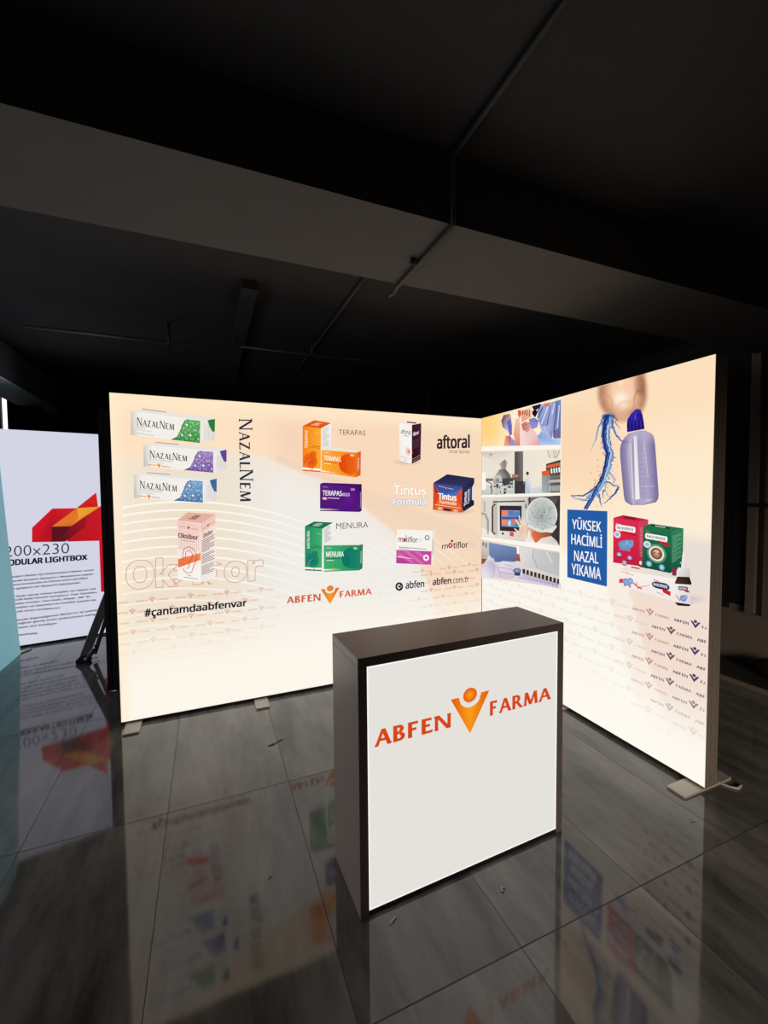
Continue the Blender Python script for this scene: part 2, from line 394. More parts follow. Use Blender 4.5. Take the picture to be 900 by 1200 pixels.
def foot_bm(w=0.10, front=0.15, back=0.25, h=0.012):
    """flat steel plate under the frame with a short socket"""
    bm = bmesh.new(); r = 0.012
    prof = []
    for cx, cy, a0 in ((w/2-r, back-r, 0), (-w/2+r, back-r, 90), (-w/2+r, -front+r, 180), (w/2-r, -front+r, 270)):
        for k in range(4): a = math.radians(a0+30*k); prof.append((cx+r*math.cos(a), cy+r*math.sin(a)))
    prism(bm, prof, 'z', 0, h)
    box(bm, -w*.3, w*.3, 0.03, 0.07, h-.001, PB+.001)
    return bm

# --- left display wall: 3.0 m x 2.3 m, face in the plane y = 0
LW = thing('backlit_display_wall', 'wide peach backlit display wall with many medicine boxes and the black hashtag, left of the corner', 'light box', (-3.0, 0, 0), 0, 'corner light box walls')
fin('frame', frame_bm(2.999, PB, PT, 0.10), M_ALU, LW)
fin('back_panel', bxs((0.03, 2.969, 0.090, 0.099, PB+.03, PT-.03)), M_BLACKF, LW)
for x in (0.078, 0.94, 1.93):
    o = fin('foot', foot_bm(), M_PLATE, LW, bevel=0.002, loc=(x, 0, 0))
# --- right display wall: 2.0 m x 2.3 m, face in the plane x = 0
RW = thing('backlit_display_wall', 'backlit display wall with the purple bottle under a nose and the blue slogan square, right of the corner', 'light box', (0, -2.0, 0), math.radians(90), 'corner light box walls')
RW.name = 'backlit_display_wall.001'
bm = frame_bm(2.0, PB, PT, 0.10)
for v in bm.verts: v.co.y = -v.co.y
fin('frame', bm, M_ALU, RW)
fin('back_panel', bxs((0.03, 1.97, -0.099, -0.090, PB+.03, PT-.03)), M_BLACKF, RW)
def flip(bm):
    for v in bm.verts: v.co.y = -v.co.y
    return bm
for x in (0.057, 1.0):
    fin('foot', flip(foot_bm()), M_PLATE, RW, bevel=0.002, loc=(x, 0, 0))
bm = bmesh.new(); tube(bm, [(0.001, -0.05, 2.235), (-0.004, -0.05, 2.235)], 0.006, 10); tube(bm, [(0.001, -0.05, 0.075), (-0.004, -0.05, 0.075)], 0.006, 10)
tag(fin('screw', bm, M_STEEL, RW), 'shiny screw heads in the end of the frame')

L0, LN = (0, 0, 0), (0, -1, 0)
R0, RN = (0, 0, 0), (-1, 0, 0)
def uvL(x, y): p = at(x, y, Vector(L0), Vector(LN)); return p.x+3, p.z
def uvR(x, y): p = at(x, y, Vector(R0), Vector(RN)); return -p.y, p.z

# printed background of the left wall: peach sky, pale waves, white foot
C1 = [(uvL(*p)) for p in ((135, 536), (200, 524), (263, 523), (310, 533), (350, 551), (383, 563), (420, 588), (458, 619), (490, 657), (503, 683), (512, 720))]
C2 = [(uvL(*p)) for p in ((330, 535), (383, 556), (437, 577), (490, 598), (557, 622), (562, 624))]
def curve_v(C, u):
    if u <= C[0][0]: return C[0][1]
    for (a, b), (c, d) in zip(C, C[1:]):
        if u <= c: return b+(d-b)*(u-a)/(c-a)
    return C[-1][1]-(u-C[-1][0])*4
PE1, PE2, PE3 = rgb(254, 226, 194), rgb(249, 217, 188), rgb(240, 212, 190)
def bgL(u, v):
    c = mix(PE1, PE2, sm(0.6, 1.8, u)); c = mix(c, rgb(247, 219, 190), sm(1.7, 2.6, u))
    c = mix(c, rgb(255, 233, 200), 0.9*sm(2.12, 2.28, v))
    c = mix(c, rgb(243, 208, 182), 0.6*sm(.25, 0, abs(u-1.22))*sm(1.7, 2.0, v)*(1-sm(2.1, 2.25, v)))
    if v < curve_v(C2, u) and u > 1.1: c = mix(c, rgb(238, 210, 188), 0.55*sm(.32, 0, curve_v(C2, u)-v)+.1)
    d = curve_v(C1, u)-v
    if d > 0:
        w_ = mix(rgb(238, 224, 203), rgb(240, 237, 231), sm(0.5, 1.25, u))
        w_ = mix(w_, rgb(246, 232, 213), 0.75*sm(0.45, 0.0, u)*sm(.6, 1.2, v))
        c = mix(c, w_, (0.75+0.25*sm(0, .25, d))*sm(0, .025, d))
    white = rgb(254, 248, 236)
    c = mix(c, white, (1-sm(0.25, 0.95, v))*0.97)
    c = mix(c, rgb(255, 238, 208), 0.7*sm(0.10, 0.0, u))
    return c
def face_grid(par, name, P0, N, fn, u0, u1, nu, nv, to):
    a = Art(P0, N, par, name, mat=M_BASE); i = 0
    for b in range(nv+1):
        for k in range(nu+1):
            u = u0+(u1-u0)*k/nu; v = PB+.002+(PT-PB-.003)*b/nv
            a.V.append(to(u, v)); a.C.append(fn(u, v))
    for b in range(nv):
        for k in range(nu): j = b*(nu+1)+k; a.F.append((j, j+1, j+nu+2, j+nu+1))
    return a.build()
FL = face_grid(LW, 'fabric_print', L0, LN, bgL, 0.001, 2.996, 190, 146, lambda u, v: Vector((u-3, 0, v)))
FL['label'] = 'peach printed fabric face lit from behind'

def bgR(u, v):
    c = mix(rgb(253, 221, 186), rgb(254, 234, 204), sm(1.25, 1.75, u)*sm(2.3, 1.7, v))
    c = mix(c, rgb(248, 212, 178), 0.6*sm(0.5, 0, abs(u-1.1))*sm(1.4, 2.0, v))
    c = mix(c, rgb(253, 226, 192), sm(2.1, 2.28, v)*.7)
    c = mix(c, rgb(252, 238, 216), sm(1.75, 1.35, v)*.85)
    # pale table top and the warm sweep below the boxes
    c = mix(c, rgb(226, 216, 212), sm(1.40, 1.30, v)*sm(1.55, 1.8, u)*.75)
    edge = 1.53+(1.02-v)*0.30+max(0, .8-v)*.06
    c2 = mix(rgb(251, 246, 236), rgb(241, 222, 208), sm(edge-.012, edge+.012, u))
    c2 = mix(c2, rgb(246, 233, 220), .7*sm(edge-.17, edge-.15, u)*(1-sm(edge-.012, edge+.012, u)))
    lim = 1.16-0.12*sm(1.3, 1.9, u)
    c = mix(c, c2, sm(lim+.06, lim-.04, v))
    c = mix(c, rgb(255, 250, 240), 1-sm(0.12, 0.62, v))
    return c
FR = face_grid(RW, 'fabric_print', R0, RN, bgR, 0.004, 1.999, 90, 92, lambda u, v: Vector((0, -u, v)))
FR['label'] = 'peach printed fabric face lit from behind'

# ------------------------------------------------------------------ left wall graphics
def small_logo(a, to, u, v, col, k=1.0, clip=None):
    """ABFEN (mark) FARMA, about 21 cm wide, printed small in the repeat pattern"""
    def put(pts, c):
        if clip and (min(p[0] for p in pts) < clip[0] or max(p[0] for p in pts) > clip[1]): return
        i = len(a.V)
        for x, y in pts: a.V.append(to(x, y)); a.C.append(c)
        a.F.append(tuple(range(i, i+len(pts))))
    for word, x0, x1 in (('ABFEN', -.103, -.030), ('FARMA', .030, .103)):
        for p in roman(word, 'copper'): put([(u+(x0+(x1-x0)*x)*k, v+(.002-.014*y)*k) for x, y in p], col)
    put([(u-.024*k, v+.013*k), (u-.013*k, v+.013*k), (u, v-.004*k), (u, v-.020*k)], col); put([(u+.024*k, v+.013*k), (u, v-.020*k), (u, v-.004*k), (u+.013*k, v+.013*k)], col)
    put([(u+.008*k*math.cos(t), v+.013*k+.008*k*math.sin(t)) for t in (math.pi*j/5 for j in range(10))], col)

a = Art(L0, LN, FL, 'wave_pattern', 'fine white arcs printed across the lower half')
for j in range(15):
    y0 = 588+9.3*j+0.22*j*j; pts, cols = [], []
    for i in range(49):
        x = 136+(470-136)*i/48; y = y0+0.00125*(x-218)**2
        u, v = uvL(x, y)
        al = 0.85*(1-sm(240, 470, x))*(1-0.6*sm(640, 740, y)) if j < 12 else 0.35*(1-sm(240, 400, x))
        pts.append((x, y)); cols.append(mix(bgL(u, v), rgb(255, 250, 240), al))
    pts2 = [(p, c) for p, c in zip(pts, cols) if 0.02 < uvL(*p)[0] and uvL(*p)[1] > .35]
    a.line([p for p, c in pts2], 2.3, None, 1, cols=[c for p, c in pts2])
for j in range(16):      # fine slanting hatching in the middle
    x = 300+13*j; pts = [(x, 640-1.0*j), (x+30, 652-.6*j), (x+64, 674-.2*j)]
    cols = [mix(bgL(*uvL(*p)), rgb(255, 252, 246), t) for p, t in zip(pts, (0, .55, 0))]
    a.line(pts, 1.2, None, 1, cols=cols)
a.build()

a = Art(L0, LN, FL, 'logo_pattern', 'small repeated company logos fading towards the floor')
toL = lambda u, v: Vector((u-3, -0.00040, v))
for row in range(9):
    v = 0.871-0.0725*row; off = 0.215 if row % 2 == 0 else 0.0915
    for k in range(-1, 13):
        u = off+0.2482*k
        if u < -0.05 or u > 3.02: continue
        if row == 0 and u < 2.2 and 1.1 < u: continue
        t = 0.62*(1-sm(0.40, 0.85, 0.871-v+.35))*(1-0.8*sm(.75, 1.3, u)) if u < 2 else 0.60*(1-sm(.05, .5, 0.871-v))*sm(2.1, 2.5, u)
        if 1.0 < u < 2.1: t = 0.10*(1-sm(.1, .5, 0.871-v))
        if t > 0.03:
            base = bgL(min(max(u, .01), 2.99), v); ink = rgb(214, 122, 92) if u < 2 else rgb(190, 120, 90)
            small_logo(a, toL, u, v, mix(base, ink, t), clip=(0.004, 2.99))
for (u, v) in ((2.36, 0.905), (2.64, 0.915), (2.86, 0.925)): small_logo(a, toL, u, v, mix(bgL(u, v), rgb(190, 110, 80), .5), clip=(0, 2.99))
a.build()

z = Z(130, 470, 4.5)
def nazal(TL, TR, BR, BL, ER, EB, T0, T1, hue, sub, logo):
    a = Art(L0, LN, FL, 'printed_medicine_box', None); a.z = 5; q = Q(*z(TL, TR, BR, BL)); W_ = rgb(244, 240, 232)
    a.poly(z(TL, T0, T1, ER, TR), rgb(232, 228, 222), 4); e = Q(*z(TR, ER, EB, BR))
    a.poly([(0, 0), (.12, 0), (.12, 1), (0, 1)], [rgb(214, 208, 200), W_, W_, rgb(190, 186, 182)], 5, q)
    a.poly([(.12, 0), (1, 0), (1, 1), (.12, 1)], W_, 5, q)
    a.poly([(0, 0), (1, 0), (1, 1), (0, 1)], [rgb(240, 236, 230), rgb(226, 222, 216), rgb(220, 216, 212), rgb(236, 232, 226)], 5, e)
    tq = Q(*z(TL, T0, T1, ER)); a.line([z(T0), z(((T0[0]*2+T1[0])/3, (T0[1]*2+T1[1])/3-0))], .9, rgb(150, 150, 150), 5)
    h0, h1 = hue
    wave = [(.58, 1.0), (.66, .86), (.70, .62), (.735, .32), (.77, .12), (.82, .05), (.985, .04), (.985, 1)]
    a.poly(wave, [mix(h0, h1, min(1, 1.2*(1-p[1])+.15)) for p in wave], 6, q)
    a.line(wave[:6], .9, mix(h0, (0, 0, 0), .35), 7, q)
    a.poly([(.45, .04), (1, .02), (1, .62), (.8, .58), (.6, .32)], h0, 6, e)
    rn = random.Random(3)
    for i in range(150):
        x, y = rn.uniform(.66, .98), rn.uniform(.08, .96)
        if x < .74+.0 and y < 1-(x-.64)*9: continue
        r = rn.uniform(.0035, .008); a.ell(x, y, r, r*2.8, mix(h1, WHITE, .45), 7, None, q, 7)
    for x, y, r in ((.80, .32, .030), (.735, .78, .026), (.85, .74, .030), (.76, .48, .014), (.91, .52, .014)):
        a.ell(x, y, r, r*2.9, mix(h1, WHITE, .35), 8, mix(h0, (0, 0, 0), .1), q); a.ell(x-.006, y-.03, r*.5, r*1.4, WHITE, 9, None, q)
    a.roman('NazalNem', lambda s, t: q(.085+.53*s, .24+.33*t+.02*s), rgb(42, 46, 66), 'trajan', 7)
    a.text(sub, lambda s, t: q(.085+(.025*len(sub))*s, .60+.09*t), rgb(150, 152, 160), 0, 0, 7)
    a.line([(.085, .76), (.30, .765)], .5, rgb(180, 180, 184), 7, q)
    for t in (.25, .4, .55): a.line([(t, .2), (t, .85)], .4, rgb(190, 190, 194), 6, e)
    if logo:
        a.line([(.06, .89), (.18, .90)], .9, rgb(226, 150, 90), 7, q); a.line([(.25, .91), (.37, .92)], .9, rgb(226, 150, 90), 7, q)
        a.poly([(.185, .84), (.245, .85), (.215, 1.0)], rgb(222, 140, 40), 7, q); a.ell(.215, .84, .014, .045, rgb(240, 180, 40), 8, None, q, 10)
    else: a.line([(.085, .90), (.33, .92)], .8, rgb(185, 186, 190), 7, q)
    return a
a = nazal((105, 52), (477, 100), (475, 222), (105, 178), (549, 92), (547, 205), (165, 42), (548, 90), (rgb(40, 125, 62), rgb(92, 180, 96)), 'SPREY', False)
a.label = 'printed white carton with a green drop pattern'; a.build()
a = nazal((172, 230), (545, 264), (545, 378), (173, 345), (610, 254), (609, 362), (235, 218), (608, 250), (rgb(98, 68, 150), rgb(160, 128, 196)), 'BURUN MERHEMİ', True)
a.label = 'printed white carton with a purple drop pattern'; a.build()
a = nazal((120, 388), (490, 418), (490, 536), (122, 511), (558, 407), (557, 522), (190, 378), (556, 405), (rgb(58, 104, 158), rgb(118, 164, 204)), 'BURUN DAMLASI', True)
a.label = 'printed white carton with a blue drop pattern'; a.build()
a = Art(L0, LN, FL, 'lettering', 'tall dark word running down beside the three cartons'); a.z = 5
a.roman('NazalNem', ((295.5, 490.5), (297, 588), (281.3, 587.5), (280, 490.5)), rgb(36, 42, 70), 'trajan'); a.build()

# Oksibor carton and its big outlined name
z = Z(140, 590, 5)
a = Art(L0, LN, FL, 'lettering', 'large outlined name behind the ear drop carton'); a.z = 3
a.outline('Oksibor', ((147.5, 655.5), (309, 648), (309, 680.3), (147.5, 691.5)), rgb(203, 150, 128), 0.75, 0.09); a.build()
a = Art(L0, LN, FL, 'printed_medicine_box', 'printed ear drop carton with an orange band and ear drawing'); a.z = 5
q = Q(*z((338, 98), (476, 116), (474, 462), (342, 445))); e = Q(*z((476, 116), (565, 62), (562, 436), (474, 462))); t = Q(*z((338, 98), (402, 52), (565, 62), (476, 116)))
U4 = [(0, 0), (1, 0), (1, 1), (0, 1)]
a.poly(U4, [rgb(246, 218, 206), rgb(248, 224, 212), rgb(250, 246, 242), rgb(248, 244, 240)], 5, q)
a.poly(U4, [rgb(244, 214, 200), rgb(248, 226, 212), rgb(246, 240, 234), rgb(238, 232, 228)], 5, e)
a.poly(U4, rgb(240, 192, 172), 5, t)
for i in range(1, 12):
    a.line([(i/12, 0), (i/12, .5)], .45, rgb(226, 170, 160), 6, q); a.line([(0, i/24), (1, i/24)], .45, rgb(226, 170, 160), 6, q)
    a.line([(i/12, 0), (i/12, .16)], .4, rgb(226, 176, 164), 6, e)
    a.line([(i/12, 0), (i/12, 1)], .4, rgb(214, 150, 136), 6, t)
for i in range(6): a.line([(0, i/32), (1, i/32)], .4, rgb(226, 176, 164), 6, e)
a.poly([(0.02, .655), (1, .50), (1, .62), (0.02, .80)], [rgb(240, 120, 74), rgb(250, 146, 96), rgb(244, 128, 80), rgb(236, 112, 70)], 7, q)
a.text('Oksibor', lambda s, y: q(.04+.86*s, .205+.085*y), rgb(92, 30, 48), .03, 0, 7)
a.text('Kulak Damlası', lambda s, y: q(.2+.58*s, .315+.022*y), rgb(90, 70, 70), 0, 0, 7)
ear = [(.26, .66), (.22, .56), (.30, .46), (.50, .42), (.72, .46), (.84, .56), (.80, .66), (.70, .74), (.62, .84), (.44, .88), (.28, .84), (.24, .80)]
a.line(ear, .8, rgb(196, 70, 44), 8, q)
a.line([(.34, .62), (.36, .52), (.52, .48), (.66, .54), (.62, .62), (.52, .66), (.50, .76), (.40, .80)], .8, rgb(196, 70, 44), 8, q)
a.line([(.26, .945), (.90, .95)], .6, rgb(120, 100, 100), 7, q); a.line([(.46, .91), (.60, .912)], .6, rgb(120, 100, 100), 7, q)
a.line([(.08, .10), (.36, .105)], .6, rgb(214, 130, 110), 7, q); a.line([(.60, .108), (.9, .112)], .6, rgb(214, 130, 110), 7, q); a.poly([(.40, .085), (.56, .088), (.48, .135)], rgb(206, 84, 40), 7, q)
a.line([(.1, .12), (.36, .115)], .6, rgb(214, 130, 110), 7, e); a.line([(.6, .108), (.9, .10)], .6, rgb(214, 130, 110), 7, e); a.poly([(.40, .09), (.58, .086), (.5, .14)], rgb(206, 84, 40), 7, e)
a.text('Oksibor', lambda s, y: e(.16+.64*s, .20+.075*y), rgb(60, 26, 36), .03, 0, 7)
a.text('Oksibor', lambda s, y: t(.28+.5*s, .30+.3*y), rgb(80, 30, 40), .03, 0, 7)
for i in range(22):
    if i not in (8, 15): a.line([(.08, .31+.027*i), (.08+(.55 if i % 4 == 3 else .80 if i % 2 else .86), .31+.027*i)], .65, rgb(96, 84, 86), 7, e)
a.build()
a = Art(L0, LN, FL, 'lettering', 'bold black hashtag'); a.z = 6
a.text('#çantamdaabfenvar', ((169, 713.2), (289.6, 701.8), (289.6, 712.4), (169, 726.0)), rgb(18, 20, 40), .025); a.build()

# orange and purple tablets, green tablets
z = Z(340, 480, 6)
def carton_pair(tall, top, side, wide, wtop, wside, word, cA, cB, disc, dk, label):
    a = Art(L0, LN, FL, 'printed_medicine_box', label); a.z = 5
    q = Q(*z(*tall)); w_ = Q(*z(*wide))
    a.poly(z(*top), dk, 5); tq = Q(*z(top[0], top[1], top[2], top[3])); a.text(word, lambda s, y: tq(.55+.3*y-.0, .2+.65*s) if False else tq(.25+.5*s, .28+.35*y), rgb(250, 226, 206), .02, 0, 6)
    a.poly(z(*side), [rgb(246, 242, 238), rgb(250, 246, 240), rgb(236, 232, 228), rgb(240, 236, 232)], 5)
    s_ = Q(*z(*side))
    for i in range(11): a.line([(.12, .10+.075*i), (.55 if i % 4 == 3 else .8, .08+.075*i)], .5, rgb(150, 146, 146), 6, s_)
    a.poly([(0, 0), (1, 0), (1, .925), (0, .925)], [cA, cB, cB, cA], 5, q); a.poly([(0, .925), (1, .925), (1, .97), (0, .97)], rgb(250, 246, 240), 5, q); a.poly([(0, .97), (1, .97), (1, 1), (0, 1)], dk, 5, q)
    a.ell(.42, .76, .40, .17, disc[0], 6, disc[1], q); a.ell(.60, .60, .16, .06, mix(disc[0], cB, .4), 7, disc[0], q, 14)
    a.line([(.2, .9), (.24, .8), (.45, .72)], .6, mix(disc[0], WHITE, .25), 8, q)
    vq = lambda s, y: q(.115+.16*y, .49-.40*s)
    a.text(word, vq, WHITE, .01, 0, 7); a.line([(.55, .42), (.95, .425)], .6, mix(dk, (0, 0, 0), .5), 7, q); a.line([(.38, .455), (.95, .46)], .5, mix(dk, (0, 0, 0), .4), 7, q)
    a.line([(.7, .12), (.9, .125)], .5, mix(cA, WHITE, .5), 7, q); a.poly([(.46, .92), (.6, .925), (.53, .98)], GOLD, 6, q)
    a.poly(z(*wtop), rgb(240, 228, 214), 5); a.poly(z(*wside), [mix(dk, cB, .3), dk, dk, mix(dk, cB, .2)], 5)
    a.poly(U4, [cB, cA, cA, cB], 5, w_)
    xs = [(.80+.30*math.cos(k*2*math.pi/30), .50+.42*math.sin(k*2*math.pi/30)) for k in range(30)]
    xs = [(min(x, .995), y) for x, y in xs]; a.poly(xs, [mix(disc[0], disc[1], (x-.5)*1.6) for x, y in xs], 6, w_)
    a.ell(.62, .60, .10, .24, mix(disc[0], dk, .4), 7, disc[0], w_, 16)
    a.text(word, lambda s, y: w_(.065+.50*s, .235+.20*y+.01*s), WHITE, .02, 0, 8)
    a.line([(.07, .50), (.46, .515)], .7, mix(dk, (0, 0, 0), .5), 7, w_); a.line([(.07, .57), (.28, .578)], .6, WHITE, 7, w_); a.line([(.07, .1), (.22, .105)], .6, mix(cB, WHITE, .6), 7, w_); a.poly([(.84, .09), (.94, .095), (.94, .17), (.84, .165)], mix(cA, WHITE, .5), 7, w_)
    a.poly([(0, .90), (.55, .915), (.55, .955), (0, .955)], [WHITE, cA, cA, WHITE], 7, w_); a.poly([(.22, .88), (.30, .885), (.26, .97)], GOLD, 8, w_)
    ws = Q(*z(*wside)); a.text(word, lambda s, y: ws(.35+.35*y, .75-.5*s), mix(dk, WHITE, .7), .01, 0, 7)
    a.build()
carton_pair(((88, 115), (217, 132), (213, 440), (88, 430)), ((88, 115), (170, 75), (288, 95), (217, 132)), ((217, 132), (288, 95), (287, 272), (220, 285)),
            ((221, 283), (462, 302), (460, 476), (222, 442)), ((221, 283), (252, 260), (497, 290), (462, 303)), ((462, 302), (497, 292), (495, 462), (460, 476)), 'TERAPAS',
            rgb(246, 130, 22), rgb(252, 172, 50), (rgb(226, 70, 16), rgb(238, 110, 24)), rgb(226, 88, 22), 'printed pair of orange cartons')
carton_pair(((104, 820), (226, 838), (222, 1136), (104, 1130)), ((104, 820), (168, 787), (302, 794), (226, 838)), ((226, 838), (302, 794), (297, 926), (236, 955)),
            ((236, 955), (486, 952), (485, 1130), (237, 1140)), ((236, 955), (256, 946), (508, 946), (486, 953)), ((486, 952), (511, 946), (508, 1116), (485, 1130)), 'MENURA',
            rgb(34, 140, 96), rgb(66, 176, 112), (rgb(14, 116, 100), rgb(30, 136, 104)), rgb(24, 118, 84), 'printed pair of green cartons')
a = Art(L0, LN, FL, 'printed_medicine_box', 'printed purple carton'); a.z = 5
q = Q(*z((210, 522), (487, 532), (486, 720), (210, 712))); a.poly(U4, [rgb(92, 30, 128), rgb(62, 18, 104), rgb(84, 26, 124), rgb(72, 20, 112)], 5, q)
a.poly(z((210, 522), (232, 514), (503, 524), (487, 532)), rgb(54, 14, 92), 5); a.poly(z((487, 532), (503, 524), (502, 712), (486, 720)), rgb(50, 14, 84), 5)
a.ell(.74, .55, .24, .36, rgb(100, 26, 140), 6, rgb(80, 22, 120), q)
a.text('TERAPAS', lambda s, y: q(.065+.49*s, .235+.19*y), WHITE, .02, 0, 7); a.text('KOLD', lambda s, y: q(.565+.19*s, .305+.12*y), rgb(220, 200, 232), .03, 0, 7)
a.poly([(.065, .49), (.17, .495), (.17, .58), (.065, .575)], rgb(244, 190, 190), 7, q); a.line([(.19, .51), (.49, .52)], .8, rgb(236, 224, 240), 7, q); a.line([(.06, .11), (.2, .115)], .7, rgb(170, 130, 190), 7, q); a.poly([(.78, .12), (.88, .125), (.88, .21), (.78, .205)], rgb(190, 120, 190), 7, q)
a.poly([(0, .915), (.5, .92), (.5, .955), (0, .955)], [WHITE, rgb(90, 30, 120), rgb(90, 30, 120), WHITE], 7, q); a.poly([(.19, .90), (.27, .905), (.23, .985)], rgb(240, 130, 60), 8, q)
e = Q(*z((487, 532), (503, 524), (502, 712), (486, 720))); a.text('TERAPAS', lambda s, y: e(.3+.45*y, .88-.6*s), rgb(200, 180, 216), .02, 0, 7); a.build()
a = Art(L0, LN, FL, 'lettering', 'thin word beside the orange cartons'); a.z = 5
a.text('TERAPAS', z((341, 140), (528, 147), (528, 183), (342, 175)), rgb(92, 66, 56), -.012); a.build()
a = Art(L0, LN, FL, 'lettering', 'thin word above the green cartons'); a.z = 5
a.text('MENURA', z((325, 798), (548, 790), (548, 830), (325, 840)), rgb(44, 48, 50), -.014); a.build()

# mouth spray, cough syrup, probiotic
z = Z(450, 480, 5.4545)
a = Art(L0, LN, FL, 'printed_medicine_box', 'printed white and maroon mouth spray carton'); a.z = 5
q = Q(*z((98, 88), (178, 98), (177, 347), (98, 327))); e = Q(*z((178, 98), (238, 87), (233, 318), (177, 347)))
a.ell(*z((150, 335)), 19, 4.5, rgb(214, 176, 152), 3, bgL(*uvL(478, 545)))
a.poly(U4, [rgb(250, 244, 238), rgb(246, 238, 232), rgb(250, 246, 242), rgb(240, 234, 230)], 5, q); a.poly(U4, [rgb(58, 22, 38), rgb(74, 30, 48), rgb(58, 24, 38), rgb(40, 14, 26)], 5, e); a.poly(z((98, 88), (132, 76), (238, 87), (178, 98)), rgb(240, 232, 226), 5)
a.line(z((145, 80), (205, 86)), 1.4, rgb(70, 40, 50), 6)
a.text('aftoral', lambda s, y: q(.12+.76*s, .14+.12*y), rgb(60, 44, 50), .01, 0, 7); a.line([(.3, .30), (.72, .31)], .6, rgb(120, 100, 104), 7, q); a.text('aftoral', lambda s, y: e(.12+.6*s, .19+.09*y), WHITE, .02, 0, 7); a.line([(.2, .3), (.5, .285)], .5, rgb(200, 180, 184), 7, e)
for r, c in ((.36, rgb(248, 222, 216)), (.27, rgb(244, 200, 194)), (.17, rgb(240, 168, 160)), (.08, rgb(226, 70, 60))): a.ell(.80-r*.35, .70, r*.62, r*.33, c, 6+.2*(1-r), None, q)
a.ell(.08, .72, .10, .035, rgb(220, 70, 70), 7, rgb(80, 30, 44), e, 12); a.line([(0, .90), (.9, .87)], .6, rgb(230, 130, 130), 7, e); a.line([(.1, .965), (.9, .94)], .6, rgb(190, 120, 130), 7, e)
for i in range(5): a.line([(.1, .42+.05*i), (.8, .405+.05*i)], .35, rgb(120, 84, 96), 7, e)
a.line([(.1, .865), (.88, .89)], .5, rgb(210, 160, 160), 7, q); a.line([(.42, .94), (.58, .945)], .6, rgb(110, 96, 96), 7, q); a.build()
a = Art(L0, LN, FL, 'lettering', 'condensed dark name with its small second line beside the mouth spray'); a.z = 5
a.text('aftoral', z((337, 163), (548, 158), (548, 246), (337, 252)), rgb(52, 30, 38), .035); a.text('Oral Spray', z((417, 258), (551, 256), (551, 284), (417, 284)), rgb(90, 64, 64), .0, .25); a.build()
a = Art(L0, LN, FL, 'printed_medicine_box', 'printed navy and orange syrup carton'); a.z = 5
q = Q(*z((315, 468), (499, 491), (498, 658), (313, 640))); e = Q(*z((499, 491), (577, 438), (575, 610), (498, 658)))
a.ell(*z((450, 648)), 27, 5, rgb(208, 170, 150), 3, bgL(*uvL(530, 598)))
a.poly(z((315, 468), (403, 413), (577, 438), (499, 491)), [rgb(44, 46, 84), rgb(30, 32, 66), rgb(40, 42, 80), rgb(52, 54, 92)], 5)
a.poly(U4, [rgb(214, 74, 32), rgb(228, 86, 36), rgb(226, 74, 34), rgb(216, 66, 30)], 5, q)
for i in range(9):
    x = .02+.12*i; a.poly([(.5+(x-.5)*.5, .42), (x-.03, .98), (x+.10, .98)], [rgb(238, 120, 60), rgb(204, 52, 26), rgb(240, 112, 54)], 6, q)
a.poly([(0.01, 0), (1, 0), (1, .06), (.78, .38), (.52, .46), (.24, .40)], [rgb(60, 66, 128), rgb(60, 74, 140), rgb(66, 92, 170), rgb(72, 120, 200), rgb(70, 116, 198), rgb(58, 92, 170)], 7, q)
a.poly([(0, .06), (.0, .0), (.16, .36), (.09, .34)], rgb(38, 46, 96), 7, q); a.poly([(.40, .10), (.47, .108), (.435, .19)], GOLD, 8, q); a.line([(.18, .09), (.38, .115)], .6, rgb(200, 206, 230), 8, q); a.line([(.49, .13), (.7, .15)], .6, rgb(200, 206, 230), 8, q)
a.text('Tintus', lambda s, y: q(.17+.64*s, .345+.24*y), WHITE, .04, 0, 9); a.text('Formula', lambda s, y: q(.22+.58*s, .60+.15*y), rgb(250, 216, 190), .04, 0, 9)
a.line([(.05, .80), (.95, .84)], .9, rgb(252, 196, 150), 8, q); a.ell(.24, .93, .09, .06, rgb(240, 180, 130), 8, None, q, 12); a.ell(.78, .95, .09, .05, rgb(240, 180, 130), 8, None, q, 12); a.poly([(.36, .90), (.62, .925), (.62, 1), (.36, .985)], rgb(40, 36, 60), 8, q)
a.poly([(0, 0), (1, 0), (1, .18), (.82, .30), (.82, .75), (1, .84), (1, 1), (0, 1)], [rgb(46, 48, 88), rgb(34, 36, 74), rgb(34, 36, 74), rgb(30, 32, 66), rgb(28, 30, 62), rgb(26, 28, 58), rgb(26, 28, 58), rgb(30, 32, 66)], 5, e)
a.poly([(1, .18), (.82, .30), (.82, .75), (1, .84)], rgb(226, 220, 222), 5, e)
a.text('Tintus', lambda s, y: e(.16+.22*y, .82-.52*s), WHITE, .03, 0, 7); a.text('Formula', lambda s, y: e(.42+.18*y, .80-.52*s), rgb(220, 220, 236), .03, 0, 7)
a.line([(.66, .25), (.66, .75)], .5, rgb(150, 154, 186), 7, e); a.build()
a = Art(L0, LN, FL, 'lettering', 'white outlined two-line name left of the navy and orange carton'); a.z = 5
qa, qb = z((60, 478), (271, 492), (271, 547), (60, 549)), z((55, 562), (271, 560), (271, 612), (55, 612))
a.text('Tintus', qa, rgb(255, 251, 246), .05, 0, 5); a.outline('Tintus', qa, rgb(238, 172, 132), .4, .07, 6)
a.text('Formula', qb, rgb(252, 250, 250), .05, 0, 5); a.outline('Formula', qb, rgb(160, 156, 204), .45, .07, 6); a.build()
a = Art(L0, LN, FL, 'printed_medicine_box', 'printed white and magenta capsule carton'); a.z = 5
q = Q(*z((82, 764), (307, 774), (301, 992), (77, 982))); a.poly([(0, 0), (1, 0), (1, .605), (0, .605)], rgb(247, 243, 238), 5, q); a.poly([(0, .605), (1, .605), (1, 1), (0, 1)], [rgb(206, 84, 166), rgb(190, 64, 150), rgb(200, 80, 160), rgb(176, 56, 140)], 5, q)
